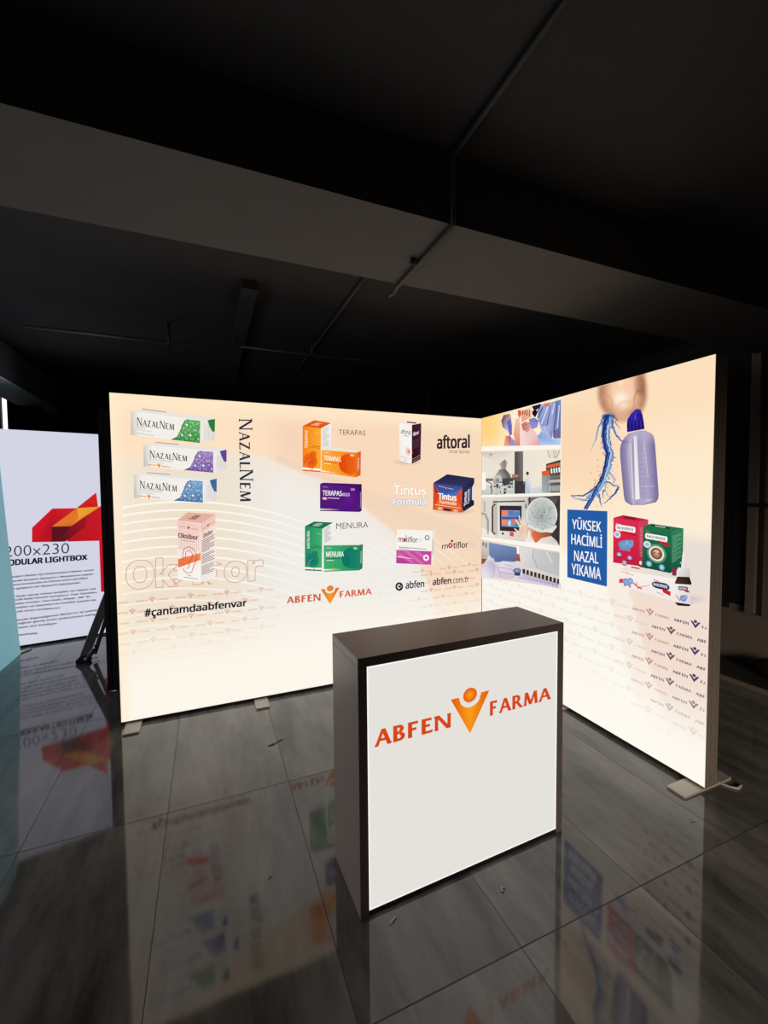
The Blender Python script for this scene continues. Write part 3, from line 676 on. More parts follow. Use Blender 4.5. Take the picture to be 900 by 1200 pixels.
a.poly(z((307, 774), (323, 772), (319, 978), (301, 992)), rgb(238, 230, 226), 5); a.line(z((314, 830), (310, 930)), .6, rgb(130, 120, 130), 6)
for (x, y, x2, y2) in ((0, .72, .55, .96), (.2, .62, .8, .98), (.5, .64, 1, .86)): a.poly([(x, y), (x+.10, y-.02), (x2, y2), (x2-.14, y2)], rgb(216, 110, 180), 6, q)
a.line([(.03, .80), (.46, .845)], 1.3, rgb(250, 226, 240), 7, q, w1=.3)
a.text('motiflor', lambda s, y: q(.05+.54*s, .20+.17*y), rgb(62, 50, 56), .012, 0, 7); a.ell(.235, .305, .035, .05, rgb(206, 40, 96), 8, None, q, 12); a.ell(.262, .19, .018, .022, rgb(206, 40, 96), 8, None, q, 10); a.text('35', lambda s, y: q(.60+.12*s, .25+.09*y), rgb(190, 186, 190), 0, 0, 7)
for r, c in ((.075, rgb(58, 66, 100)), (.05, rgb(247, 243, 238))): a.ell(.865, .21, r, r*1.05, c, 7 if r > .06 else 8, None, q, 6)
a.line([(.06, .52), (.86, .55)], .7, rgb(120, 112, 116), 7, q); a.line([(.06, .565), (.36, .575)], .6, rgb(120, 112, 116), 7, q)
a.ell(.85, .80, .085, .095, WHITE, 7, None, q, 8); a.ell(.85, .80, .04, .045, rgb(196, 80, 156), 8, None, q, 12); a.build()
a = Art(L0, LN, FL, 'lettering', 'grey name with a crimson letter beside the magenta carton'); a.z = 5
a.text('m', z((370, 866), (408, 862), (408, 887), (370, 891)), rgb(60, 50, 54), .02); a.ell(*z((424, 868)), 2.6, 3.0, rgb(190, 24, 70), 5); a.ell(*z((424, 868)), 1.1, 1.3, bgL(*uvL(528, 640)), 6); a.ell(*z((434, 840)), 1.5, 1.5, rgb(200, 40, 84), 5)
a.text('tiflor', z((442, 846), (537, 842), (537, 882), (442, 887)), rgb(60, 50, 54), .02); a.text('35', z((542, 850), (583, 846), (583, 876), (542, 880)), rgb(206, 196, 192), -.01); a.build()
a = Art(L0, LN, FL, 'lettering', 'dark web address with its round letter badge'); a.z = 6
a.ell(*z((97, 1131)), 4.5, 5.0, rgb(30, 32, 48), 6); a.ell(*z((97, 1131)), 2.5, 2.7, bgL(*uvL(468, 687)), 7); a.ell(*z((97, 1131)), 1.2, 1.4, rgb(30, 32, 48), 8); a.line(z((105, 1118), (105, 1144)), .9, rgb(30, 32, 48), 8)
a.text('abfen', z((137, 1096), (257, 1088), (257, 1134), (137, 1146)), rgb(34, 36, 52), .025); a.line(z((288, 1085), (288, 1122)), .5, rgb(160, 156, 156), 6)
a.text('abfen', z((310, 1076), (429, 1068), (429, 1112), (310, 1124)), rgb(34, 36, 52), .025); a.text('.com.tr', z((433, 1076), (544, 1066), (544, 1102), (433, 1112)), rgb(60, 60, 74), -.005); a.build()
a = Art(L0, LN, FL, 'company_logo', 'orange company name with the V mark'); a.z = 6
a.roman('ABFEN', ((336, 699.5), (375.8, 695.6), (375.8, 703.8), (336, 707.3)), rgb(206, 92, 50), 'copper'); a.roman('FARMA', ((398, 692.9), (435.5, 689.2), (435.5, 696.4), (398, 700.4)), rgb(212, 96, 50), 'copper')
vmark(a, ((376, 690.6), (397.6, 688.4), (397.6, 706.6), (376, 709.2)), rgb(224, 100, 30), rgb(248, 160, 40)); a.build()

# ------------------------------------------------------------------ right wall graphics
a = Art(R0, RN, FR, 'logo_pattern', 'small repeated purple company logos fading towards the corner')
toR = lambda u, v: Vector((-0.00040, -u, v))
for row in range(10):
    v = 0.889-0.0738*row; off = 1.933 if row % 2 == 0 else 1.804
    for k in range(-1, 9):
        u = off-0.2545*k
        if u < 0.02 or u > 2.06: continue
        t = (0.16+0.80*sm(1.45, 1.85, u))*(1-sm(.28, .72, 0.889-v))
        ink = mix(rgb(120, 96, 120), rgb(176, 62, 78), sm(1.35, 1.6, u)); ink = mix(ink, rgb(62, 38, 92), sm(1.70, 1.86, u))
        if t > .03: small_logo(a, toR, u, v, mix(bgR(min(u, 1.99), v), ink, t), 1.12, clip=(0.006, 1.995))
a.build()
a = Art(R0, RN, FR, 'wave_pattern', 'fine pale arcs printed towards the corner')
for j in range(15):
    u0 = 1.02+0.032*j
    pts = [(u0+.30*t*t, 0.98-0.02*j-0.60*t) for t in (i/12 for i in range(13))]; i0 = len(a.V)
    for k, (u, v) in enumerate(pts):
        c = mix(bgR(u, v), rgb(255, 254, 250), 0.7*math.sin(math.pi*k/12))
        for s_ in (-.004, .004): a.V.append(Vector((-.0002, -(u+s_), v))); a.C.append(c)
    for k in range(12): b = i0+2*k; a.F.append((b, b+1, b+3, b+2))
a.build()

# strip of four photographs
ST = lambda name, label: Art(R0, RN, FR, name, label)
z = Z(560, 420, 8.571)
def zq(l): return z(*l)
a = ST('printed_photo', 'printed photo of people in blue coats holding a vial')
P1 = ((564.6, 490.2), (658, 465.6), (658, 523.2), (564.6, 526.0))
a.grid(P1, 24, 12, lambda x, y: mix(rgb(255, 212, 130), rgb(254, 240, 210), sm(572, 606, x)*.9+.35*sm(505, 526, y)), 2)
a.z = 3
a.poly(zq(((258, 570), (325, 555), (345, 680), (340, 770), (300, 730), (250, 690), (235, 630))), [rgb(120, 80, 90), rgb(190, 140, 130), rgb(120, 126, 190), rgb(150, 150, 200), rgb(190, 196, 230), rgb(96, 96, 160), rgb(80, 60, 90)])
a.poly(zq(((290, 640), (330, 600), (345, 760), (320, 780))), rgb(104, 110, 184), 4)
a.poly(zq(((280, 775), (330, 780), (330, 850), (300, 905), (250, 905))), [rgb(236, 150, 130), rgb(190, 60, 60), rgb(160, 70, 80), rgb(236, 170, 150), rgb(248, 200, 170)], 4)
a.poly(zq(((330, 790), (375, 830), (385, 900), (320, 900))), rgb(150, 150, 200), 4)
a.poly(zq(((350, 545), (420, 520), (440, 640), (400, 900), (375, 890), (360, 700))), [rgb(250, 240, 226), rgb(250, 244, 230), rgb(248, 226, 206), rgb(240, 190, 170), rgb(236, 170, 150), rgb(250, 230, 206)], 4)
a.poly(zq(((400, 525), (432, 515), (440, 560), (420, 600), (405, 570))), rgb(226, 96, 60), 5)
a.poly(zq(((385, 610), (420, 590), (425, 900), (385, 895), (360, 760))), [rgb(240, 178, 160), rgb(246, 200, 180), rgb(214, 110, 100), rgb(226, 130, 116), rgb(236, 160, 140)], 5)
a.poly(zq(((440, 530), (545, 480), (545, 590), (440, 640))), [rgb(244, 150, 110), rgb(250, 220, 190), rgb(240, 190, 170), rgb(240, 160, 136)], 5)
for i in range(4): a.line(zq(((455+22*i, 520), (450+22*i, 560+8*i))), .9, rgb(60, 34, 40), 6)
a.poly(zq(((430, 640), (520, 640), (600, 780), (660, 860), (650, 900), (420, 905))), [rgb(250, 226, 210), rgb(246, 206, 196), rgb(236, 190, 196), rgb(206, 100, 110), rgb(220, 130, 130), rgb(246, 220, 210)], 5)
a.poly(zq(((620, 470), (740, 440), (775, 680), (745, 800), (640, 730), (600, 590))), [rgb(150, 166, 214), rgb(170, 180, 224), rgb(116, 128, 186), rgb(150, 160, 206), rgb(190, 200, 230), rgb(130, 146, 200)], 6)
a.poly(zq(((740, 440), (836, 412), (836, 720), (770, 720))), [rgb(150, 166, 214), rgb(110, 130, 190), rgb(100, 110, 170), rgb(140, 156, 206)], 6)
a.poly(zq(((640, 730), (760, 810), (836, 800), (836, 890), (640, 900), (600, 780))), [rgb(160, 180, 226), rgb(170, 190, 230), rgb(196, 216, 240), rgb(180, 210, 240), rgb(190, 220, 244), rgb(130, 160, 220)], 6)
a.poly(zq(((770, 720), (836, 710), (836, 800), (760, 805))), rgb(112, 108, 156), 7)
for p, c in ((((655, 490), (600, 600)), rgb(60, 60, 96)), (((705, 480), (640, 660)), rgb(226, 230, 246)), (((735, 470), (690, 700)), rgb(80, 86, 140)), (((800, 430), (775, 650), (760, 790)), rgb(70, 74, 130)), (((820, 470), (800, 700)), rgb(210, 220, 244)), (((770, 450), (750, 560)), rgb(220, 226, 246))): a.line(zq(p), 1.1, c, 8)
a.poly(zq(((650, 690), (745, 660), (750, 790), (700, 760))), [rgb(200, 206, 236), rgb(156, 166, 212), rgb(120, 130, 186), rgb(220, 226, 244)], 8)
a.poly(zq(((548, 480), (640, 455), (610, 530), (580, 590), (548, 560))), rgb(38, 26, 40), 8); a.poly(zq(((560, 515), (578, 530), (596, 505), (578, 590), (560, 580))), rgb(16, 14, 22), 9); a.poly(zq(((545, 490), (565, 520), (555, 530), (540, 510))), WHITE, 9); a.poly(zq(((610, 500), (585, 525), (600, 530))), WHITE, 9)
a.poly(zq(((660, 455), (740, 440), (700, 490), (670, 480))), rgb(206, 130, 110), 8)
a.poly(zq(((515, 610), (570, 595), (612, 625), (600, 690), (550, 710), (520, 670))), [rgb(140, 132, 206), rgb(120, 116, 196), rgb(110, 110, 190), rgb(150, 146, 214), rgb(130, 124, 200), rgb(150, 140, 206)], 9)
a.poly(zq(((440, 660), (475, 635), (520, 645), (545, 700), (500, 745), (450, 715))), [rgb(186, 110, 96), rgb(200, 130, 120), rgb(226, 170, 160), rgb(236, 190, 180), rgb(216, 150, 140), rgb(206, 130, 120)], 9)
for k in range(3): a.line(zq(((445+10*k, 680+18*k), (520, 655+24*k))), .6, rgb(150, 80, 76), 10)
a.poly(zq(((34, 885), (835, 868), (835, 890), (34, 912))), rgb(255, 246, 232), 11)
a.build()

a = ST('printed_photo', 'printed photo of a laboratory with a machine and bottle rack'); a.z = 3
P2 = ((564.4, 527.0), (657.6, 525.0), (657.6, 577.6), (564.2, 580.6))
a.grid(P2, 10, 6, lambda x, y: mix(rgb(236, 226, 212), rgb(240, 230, 214), sm(600, 640, x)), 2)
z1, z = z, Z(560, 540, 8)
a.poly(z1((30, 920), (380, 915), (205, 1055), (30, 970)), [rgb(206, 196, 186), rgb(226, 216, 204), rgb(236, 226, 212), rgb(214, 204, 192)], 3); a.ell(*z1((130, 965)), 2.4, 1.8, rgb(150, 144, 138), 4, rgb(206, 196, 186))
a.poly([*z1((370, 935), (455, 932)), *z((425, 190), (345, 200))], [rgb(70, 66, 66), rgb(126, 120, 116), rgb(120, 114, 110), rgb(64, 60, 60)], 4)
a.poly(z((30, 105), (75, 105), (75, 270), (30, 275)), rgb(250, 246, 240), 4); a.poly(z((25, 240), (440, 200), (440, 300), (25, 325)), [rgb(214, 212, 206), rgb(206, 214, 214), rgb(196, 206, 206), rgb(200, 198, 194)], 3)
a.poly(z((345, 195), (430, 190), (440, 305), (345, 310)), rgb(60, 56, 60), 5)
# machine: hopper, housing, arms, trays
a.poly(z1((215, 1060), (270, 1015), (300, 1040), (280, 1115), (240, 1115)), [rgb(196, 186, 176), rgb(120, 112, 106), rgb(206, 196, 186), rgb(150, 142, 136), rgb(170, 160, 152)], 5)
a.poly(z((205, 80), (260, 78), (310, 130), (320, 200), (150, 215), (145, 165)), [rgb(130, 124, 120), rgb(90, 86, 86), rgb(180, 172, 166), rgb(96, 90, 90), rgb(120, 116, 114), rgb(200, 194, 188)], 6)
a.poly(z((232, 165), (330, 160), (330, 225), (232, 230)), rgb(72, 70, 76), 7); a.poly(z((150, 150), (215, 130), (225, 190), (165, 215)), rgb(206, 200, 194), 7); a.ell(*z((185, 185)), 3.2, 3.6, rgb(110, 106, 104), 8, rgb(190, 184, 180))
a.poly(z((320, 130), (385, 120), (390, 180), (330, 185)), rgb(104, 90, 84), 7); a.poly(z((330, 135), (380, 130), (380, 150), (330, 155)), rgb(214, 130, 96), 8)
a.poly(z((75, 165), (145, 165), (145, 190), (75, 190)), rgb(120, 114, 110), 7)
rn = random.Random(5)
for i in range(46):
    x, y = rn.uniform(105, 320), rn.uniform(190, 320); w_, h_ = rn.uniform(6, 26), rn.uniform(5, 22)
    a.poly(z((x, y), (x+w_, y-2), (x+w_, y+h_), (x, y+h_)), rn.choice([rgb(56, 54, 58), rgb(90, 88, 90), rgb(190, 190, 188), rgb(226, 224, 220), rgb(130, 128, 128), rgb(40, 40, 44)]), 8+i % 3)
a.line(z((80, 190), (130, 215), (130, 310)), 1.2, rgb(90, 86, 84), 8); a.line(z((410, 190), (440, 200), (440, 320)), 1.4, rgb(54, 52, 58), 8)
a.poly(z((440, 175), (490, 150), (500, 200), (490, 310), (455, 310)), [rgb(196, 206, 214), rgb(226, 230, 232), rgb(216, 222, 226), rgb(176, 192, 204), rgb(170, 186, 200)], 8); a.ell(*z((467, 118)), 1.7, 2.1, rgb(60, 44, 42), 9); a.ell(*z((465, 136)), 1.3, 1.3, rgb(216, 186, 170), 9)
# bottle rack on the right
a.poly(z((640, 30), (776, -10), (776, 300), (665, 300), (640, 100)), [rgb(72, 62, 60), rgb(60, 52, 52), rgb(90, 84, 84), rgb(110, 106, 104), rgb(80, 70, 66)], 5)
a.poly(z((640, 45), (776, 12), (776, 40), (650, 72)), rgb(214, 100, 60), 6); a.poly(z((600, 100), (672, 85), (675, 135), (602, 140)), rgb(232, 92, 40), 7); a.poly(z((600, 140), (680, 135), (680, 300), (600, 300)), [rgb(150, 162, 164), rgb(126, 134, 138), rgb(150, 158, 160), rgb(170, 182, 182)], 6)
for i in range(4): a.poly(z((684+24*i, 76-5*i), (698+24*i, 74-5*i), (700+24*i, 118-4*i), (688+24*i, 120-4*i)), WHITE, 7); a.ell(*z((690+24*i, 62-6*i)), .9, .8, rgb(226, 110, 70), 7, None, None, 8)
a.poly(z((680, 140), (776, 130), (776, 160), (680, 170)), rgb(120, 110, 108), 6); a.poly(z((660, 180), (776, 172), (776, 200), (660, 208)), rgb(190, 182, 178), 6)
for i in range(9): a.poly(z((672+12*i, 236-i), (678+12*i, 235-i), (678+12*i, 285), (672+12*i, 285)), rgb(206, 204, 204), 7)
a.poly([*z1((690, 920), (830, 915)), *z1((800, 1000), (720, 1000))], rgb(232, 222, 208), 3)
for p in (((700, 925), (725, 1000)), ((760, 920), (770, 1000), (790, 930)), ((822, 925), (790, 1000)), ((755, 995), (800, 990))): a.line(z1(*p), .6, rgb(120, 108, 100), 4)
a.poly(z((440, 265), (776, 205), (776, 300), (440, 315)), [rgb(222, 222, 218), rgb(206, 210, 210), rgb(190, 200, 202), rgb(206, 212, 212)], 4)
a.build()

a = ST('printed_photo', 'printed photo of a worker in a hair net at a touch screen'); a.z = 3
P3 = ((564.2, 582.6), (657.4, 580.4), (656.6, 640.0), (563.8, 628.8))
a.grid(P3, 8, 6, lambda x, y: mix(rgb(222, 216, 206), rgb(200, 196, 190), sm(575, 640, x)), 2)
a.poly(z((470, 345), (776, 325), (770, 795), (560, 770), (470, 700)), [rgb(120, 112, 110), rgb(60, 52, 52), rgb(52, 46, 46), rgb(80, 72, 70), rgb(190, 184, 178)], 3)
a.line(z((25, 490), (70, 500), (95, 560), (95, 690)), 2.6, rgb(170, 160, 150), 4); a.line(z((60, 380), (65, 480)), 2.2, rgb(190, 180, 170), 4); a.poly(z((25, 620), (180, 690), (180, 715), (25, 700)), rgb(240, 234, 224), 4)
a.poly(z((135, 375), (185, 372), (185, 715), (145, 705)), rgb(196, 190, 184), 4); a.line(z((165, 405), (138, 430), (138, 670), (165, 690)), 1.8, rgb(44, 40, 42), 6)
a.poly(z((185, 378), (445, 375), (445, 745), (190, 720)), [rgb(226, 222, 216), rgb(206, 202, 198), rgb(214, 210, 204), rgb(232, 228, 220)], 5); a.line(z((145, 385), (445, 378)), 1.4, rgb(56, 50, 52), 6)
a.line(z((487, 340), (487, 400)), 1.6, rgb(50, 44, 46), 5); a.line(z((450, 400), (452, 450)), 1.2, rgb(60, 54, 56), 6)
a.poly(z((205, 420), (412, 422), (410, 668), (207, 655)), rgb(56, 44, 48), 6); a.poly(z((222, 462), (395, 465), (393, 625), (222, 615)), rgb(120, 150, 196), 7)
for x0, y0, x1, y1, c in ((226, 466, 280, 520, rgb(240, 132, 92)), (226, 552, 275, 600, rgb(240, 140, 104)), (290, 470, 340, 515, rgb(96, 120, 176)), (345, 480, 390, 520, rgb(84, 130, 190)), (285, 560, 310, 610, rgb(206, 220, 230)), (315, 540, 352, 590, rgb(226, 120, 96)), (345, 590, 385, 620, rgb(70, 150, 130)), (226, 525, 390, 548, rgb(64, 92, 160))): a.poly(z((x0, y0), (x1, y0), (x1, y1), (x0, y1)), c, 8)
a.poly(z((300, 665), (338, 668), (338, 710), (300, 705)), rgb(236, 80, 60), 7); a.ell(*z((235, 682)), 1.4, 1.4, rgb(70, 64, 66), 7)
# hand with spread fingers
skin = rgb(244, 216, 196)
a.poly(z((400, 600), (455, 590), (470, 680), (440, 745), (395, 730), (375, 690)), [skin, rgb(236, 200, 180), rgb(226, 190, 170), rgb(240, 214, 196), skin, rgb(232, 190, 170)], 9)
for p, w0 in ((((395, 690), (372, 660), (345, 635)), 2.4), (((400, 620), (380, 585), (355, 550)), 2.3), (((415, 610), (400, 560), (388, 512)), 2.3), (((435, 600), (425, 560), (415, 530)), 2.2), (((448, 605), (445, 570), (440, 548)), 1.8)): a.line(z(*p), w0, skin, 10, w1=w0*.6)
# head in a hair net, neck, coat
a.poly(z((485, 560), (560, 640), (690, 680), (690, 730), (600, 740), (545, 775), (500, 720), (485, 640)), [rgb(236, 150, 100), rgb(196, 96, 60), rgb(120, 70, 56), rgb(160, 76, 50), rgb(206, 100, 62), rgb(216, 96, 50), rgb(226, 120, 70), rgb(240, 180, 140)], 8)
a.poly(z((540, 775), (600, 725), (690, 705), (740, 750), (768, 800), (540, 790)), [rgb(240, 232, 222), rgb(232, 224, 216), rgb(220, 212, 206), rgb(206, 200, 196), rgb(230, 224, 218), rgb(246, 240, 232)], 9)
a.poly(z((450, 760), (480, 640), (545, 775), (540, 800)), rgb(244, 232, 220), 8)
a.poly(z((440, 745), (480, 690), (545, 790), (450, 770)), rgb(240, 230, 220), 9)
cx, cy = z((603, 508)); a.ell(cx, cy, 18.0, 20.6, rgb(150, 160, 158), 10, rgb(206, 210, 206)); a.poly(z((470, 590), (640, 670), (735, 600), (742, 620), (700, 676), (560, 660), (470, 620)), rgb(226, 226, 220), 11)
rn = random.Random(9)
for i in range(90):
    t_, r_ = rn.uniform(0, 6.28), math.sqrt(rn.random())*.88; x, y = cx+18*r_*math.cos(t_), cy+20*r_*math.sin(t_); l = rn.uniform(1, 3.2); aa = rn.uniform(.6, 1.6)
    a.line([(x, y), (x+l*math.cos(aa), y+l*math.sin(aa))], .55, rn.choice([rgb(110, 122, 122), rgb(96, 108, 110), rgb(196, 204, 200), rgb(214, 218, 214)]), 12)
a.line([(cx+17.6*math.cos(t_), cy+20.2*math.sin(t_)) for t_ in (math.pi*.85+math.pi*1.25*k/20 for k in range(21))], .9, rgb(238, 238, 232), 13)
a.build()

a = ST('printed_photo', 'printed photo of a gloved hand with a row of brown vials'); a.z = 3
P4 = ((563.8, 631.5), (656.6, 646.5), (656.2, 688.5), (563.2, 676.5))
a.grid(P4, 8, 6, lambda x, y: mix(rgb(226, 220, 212), rgb(214, 210, 206), sm(600, 650, x)), 2)
a.poly(z((30, 730), (105, 765), (100, 900), (25, 930)), [rgb(226, 222, 216), rgb(206, 200, 196), rgb(190, 180, 176), rgb(190, 150, 130)], 3); a.poly(z((28, 920), (90, 915), (60, 960), (28, 975)), rgb(130, 84, 64), 4)
for p in ((45, 760, 60, 800), (70, 770, 85, 815)): a.poly(z((p[0], p[1]), (p[2], p[1]), (p[2], p[3]), (p[0], p[3])), rgb(130, 124, 122), 4)
a.poly(z((105, 765), (372, 815), (360, 945), (165, 950), (105, 880)), [rgb(126, 146, 186), rgb(110, 132, 176), rgb(84, 102, 146), rgb(92, 110, 154), rgb(110, 130, 172)], 4)
a.poly(z((365, 800), (388, 803), (385, 875), (367, 872)), WHITE, 5); a.poly(z((362, 870), (390, 872), (400, 945), (358, 935)), [rgb(190, 110, 70), rgb(170, 90, 56), rgb(120, 70, 54), rgb(130, 76, 56)], 5)
a.poly(z((405, 815), (530, 825), (540, 1000), (420, 1010), (405, 960)), [rgb(226, 224, 220), rgb(216, 214, 210), rgb(206, 204, 202), rgb(214, 212, 210), rgb(222, 220, 216)], 4)
a.poly(z((530, 825), (770, 865), (770, 1085), (540, 1010)), [rgb(206, 206, 206), rgb(186, 186, 188), rgb(190, 190, 192), rgb(196, 196, 198)], 4); a.line(z((525, 830), (515, 900), (560, 1000)), .8, rgb(160, 160, 162), 5); a.line(z((640, 850), (700, 960)), 1.6, rgb(222, 222, 220), 5)
a.poly(z((30, 985), (90, 940), (150, 910), (165, 990), (160, 1090), (100, 1110), (30, 1060)), [rgb(216, 206, 222), rgb(206, 194, 214), rgb(222, 214, 228), rgb(190, 176, 200), rgb(210, 198, 218), rgb(232, 224, 232), rgb(236, 230, 236)], 5)
a.poly(z((165, 975), (230, 940), (320, 945), (400, 985), (400, 1040), (330, 1100), (260, 1120), (165, 1080)), [rgb(206, 196, 216), rgb(232, 226, 236), rgb(206, 190, 204), rgb(220, 210, 226), rgb(190, 180, 206), rgb(214, 190, 196), rgb(230, 214, 218), rgb(214, 204, 220)], 6)
for p in (((200, 1000), (300, 1010), (340, 1030)), ((210, 1040), (280, 1060), (330, 1060)), ((250, 970), (330, 990)), ((180, 990), (220, 1090))): a.line(z(*p), .7, rgb(176, 150, 166), 7)
a.ell(*z((370, 1030)), 4.8, 2.9, rgb(150, 180, 220), 8, rgb(70, 90, 140)); a.poly(z((340, 1045), (402, 1048), (396, 1078), (348, 1075)), rgb(56, 62, 96), 7)
a.poly(z((375, 1065), (768, 1140), (765, 1196), (375, 1120)), [rgb(206, 198, 222), rgb(190, 180, 206), rgb(206, 196, 214), rgb(226, 220, 232)], 5); a.line(z((385, 1095), (765, 1165)), .6, rgb(150, 140, 176), 8)
for i in range(10):
    x, y = 420+36*i, 1012+10.5*i
    a.poly(z((x, y), (x+24, y+4), (x+24, y+50), (x, y+44)), [rgb(70, 46, 40), rgb(46, 30, 28), rgb(60, 38, 34), rgb(86, 56, 46)], 7); a.poly(z((x+3, y+46), (x+24, y+50), (x+24, y+74), (x+3, y+68)), rgb(196, 186, 206), 7); a.line(z((x+30, y+40), (x+30, y+95)), .5, rgb(150, 140, 170), 8)
a.build()
a = ST('photo_strip_border', 'white bands between the printed photos'); a.z = 13
Wb = rgb(254, 246, 234)
a.poly([(564.4, 525.6), (658, 522.8), (658, 526.4), (564.4, 529.2)], Wb); a.poly([(564.2, 580.2), (657.6, 577.2), (657.4, 580.6), (564.2, 583.0)], Wb); a.poly([(563.9, 628.4), (656.8, 639.6), (656.8, 646.8), (563.9, 632.0)], Wb)
a.line([(658.3, 465.7), (657.9, 522), (657.4, 580), (656.6, 640), (656.0, 689)], 1.0, rgb(255, 240, 214), 13)
a.build()

# nose, water, squeeze bottle
a = ST('printed_nose', 'printed close-up of a nose')
def nose(x, y):
    b = bgR(*uvR(x, y)); dx, dy = (x-729.5)/29.0, (y-462)/33.0
    r = math.hypot(dx, dy*(1.0 if dy > 0 else .55))
    fade = sm(1.12, .86, r)
    br = mix(rgb(248, 206, 172), rgb(254, 240, 220), sm(.75, .1, math.hypot((x-728)/17, (y-468)/20)))
    ring = sm(.34, .86, r)*.92
    br = mix(br, rgb(178, 118, 86), ring*(0.55+.45*sm(.1, .9, abs(dx))))
    br = mix(br, rgb(214, 156, 122), .55*sm(.22, 0, abs(math.hypot((x-711)/9, (y-474)/15)-.75))*(dx < -.1)); br = mix(br, rgb(160, 100, 72), .6*sm(.20, 0, abs(math.hypot((x-750)/9, (y-470)/17)-.75))*(dx > .15))
    br = mix(br, rgb(140, 86, 62), .5*math.exp(-((x-716)/6)**2-((y-487)/4)**2)); br = mix(br, rgb(140, 86, 62), .5*math.exp(-((x-745)/7)**2-((y-484)/5)**2))
    br = mix(br, rgb(200, 146, 112), .35*(0.5+0.5*math.sin(x*1.7+y*.9)*math.sin(y*1.3-x*.6))*sm(.3, .9, r))
    br = mix(br, rgb(150, 92, 66), .55*sm(.30, 0, math.hypot((x-750)/14, (y-452)/22)-.35)*sm(.2, .8, dx))
    br = mix(br, rgb(228, 180, 146), .5*sm(.35, 0, abs(math.hypot((x-735)/15, (y-480)/12)-.8)))
    br = mix(br, rgb(252, 230, 206), .6*sm(.45, 0, math.hypot((x-727)/8, (y-447)/14)-.2))
    return mix(b, br, fade)
a.grid(((697, 454.6), (772, 433.2), (772, 500), (697, 500)), 44, 40, nose, 2); a.build()
z = Z(660, 430, 6.923)
a = ST('printed_squeeze_bottle', 'printed purple squeeze bottle with a dark blue cap')
body = [(520, 545), (560, 522), (650, 512), (700, 525), (735, 555), (746, 620), (756, 760), (776, 1040), (768, 1085), (740, 1108), (640, 1122), (560, 1124), (515, 1108), (495, 1070), (478, 900), (462, 720), (464, 640), (485, 590)]
rows = 26
def bx(y):
    xs = []
    for (x0, y0), (x1, y1) in zip(body, body[1:]+body[:1]):
        if (y0-y)*(y1-y) <= 0 and y0 != y1: xs.append(x0+(x1-x0)*(y-y0)/(y1-y0))
    return min(xs), max(xs)
i0 = len(a.V); nx = 18
for b in range(rows+1):
    y = 516+(1121-516)*b/rows; l, r = bx(y)
    for k in range(nx+1):
        t = k/nx; xx = l+(r-l)*t
        c = mix(rgb(120, 112, 158), rgb(164, 154, 188), sm(0, .22, t)*sm(1, .72, t)); c = mix(c, rgb(206, 198, 216), .8*sm(.06, 0, abs(t-.25))); c = mix(c, rgb(140, 132, 172), .5*sm(.10, 0, abs(t-.14))); c = mix(c, rgb(188, 178, 204), .5*sm(.08, 0, abs(t-.68))); c = mix(c, rgb(186, 178, 202), .7*sm(640, 530, y))
        c = mix(c, rgb(206, 198, 216), .6*sm(30, 0, abs(y-1085))*sm(.35, 0, abs(t-.6)))
        a.V.append(a.p(*z((xx, y)), 3)); a.C.append(c)
for b in range(rows):
    for k in range(nx): j = i0+b*(nx+1)+k; a.F.append((j, j+1, j+nx+2, j+nx+1))
a.poly(z((573, 562), (598, 556), (622, 1070), (585, 1080)), [rgb(236, 228, 232), rgb(220, 212, 222), rgb(244, 238, 240), rgb(240, 234, 238)], 4); a.line(z((548, 620), (568, 1070)), 1.6, rgb(214, 206, 222), 4); a.line(z((655, 600), (690, 900)), .8, rgb(206, 200, 220), 4)
for i in range(9): a.line(z((632, 700+38*i), (650+8*(i % 2), 700+38*i)), .5, rgb(210, 204, 222), 5)
a.line(z((640, 970), (740, 965)), .6, rgb(206, 200, 220), 5); a.ell(*z((690, 1080)), 6, 1.6, rgb(222, 216, 230), 5, rgb(160, 150, 186))
cap = [(520, 530), (517, 470), (522, 425), (548, 385), (582, 348), (606, 338), (630, 350), (645, 390), (655, 450), (661, 503)]
a.poly(z(*cap), [rgb(40, 24, 130), rgb(34, 20, 120), rgb(46, 32, 150), rgb(54, 40, 170), rgb(70, 56, 190), rgb(64, 48, 180), rgb(40, 28, 140), rgb(34, 20, 120), rgb(28, 16, 104), rgb(30, 18, 110)], 5)
for i in range(9): a.line(z((528+15*i, 525-3*i), (530+14*i, 455-3*i)), .5, rgb(74, 62, 190) if i % 2 else rgb(22, 12, 84), 6)
a.line(z((585, 430), (590, 370)), 2.2, rgb(84, 74, 204), 6, w1=.6); a.build()

a = ST('printed_water_splash', 'printed stream of blue water running from the nose'); a.z = 5
def wob(pts, w, c, zz, w1=None, n=5, amp=5, sd=1):
    rn = random.Random(sd); P = []
    for (x0, y0), (x1, y1) in zip(pts, pts[1:]):
        for k in range(n): t = k/n; P.append((x0+(x1-x0)*t+rn.uniform(-amp, amp), y0+(y1-y0)*t+rn.uniform(-amp, amp)*.5))
    P.append(pts[-1]); a.line(z(*P), w, c, zz, w1=w1)
DB, MB, LB, PB_ = rgb(28, 42, 104), rgb(78, 112, 172), rgb(142, 180, 216), rgb(206, 226, 240)
main = [(372, 392), (348, 470), (340, 560), (352, 640), (372, 700), (352, 800), (330, 880), (295, 960), (245, 1050), (185, 1155)]
wob(main, 10.5, MB, 5, 3.6, 4, 4, 1)
wob([(x+22, y) for x, y in main[:9]], 4.0, LB, 6, 3.0, 5, 6, 2); wob([(x-14, y) for x, y in main], 2.6, DB, 7, 1.4, 5, 5, 3); wob([(x+6, y) for x, y in main], 1.5, rgb(34, 60, 140), 7, .8, 5, 7, 4); wob([(x+16, y) for x, y in main[1:8]], 1.1, PB_, 8, .5, 5, 6, 5)
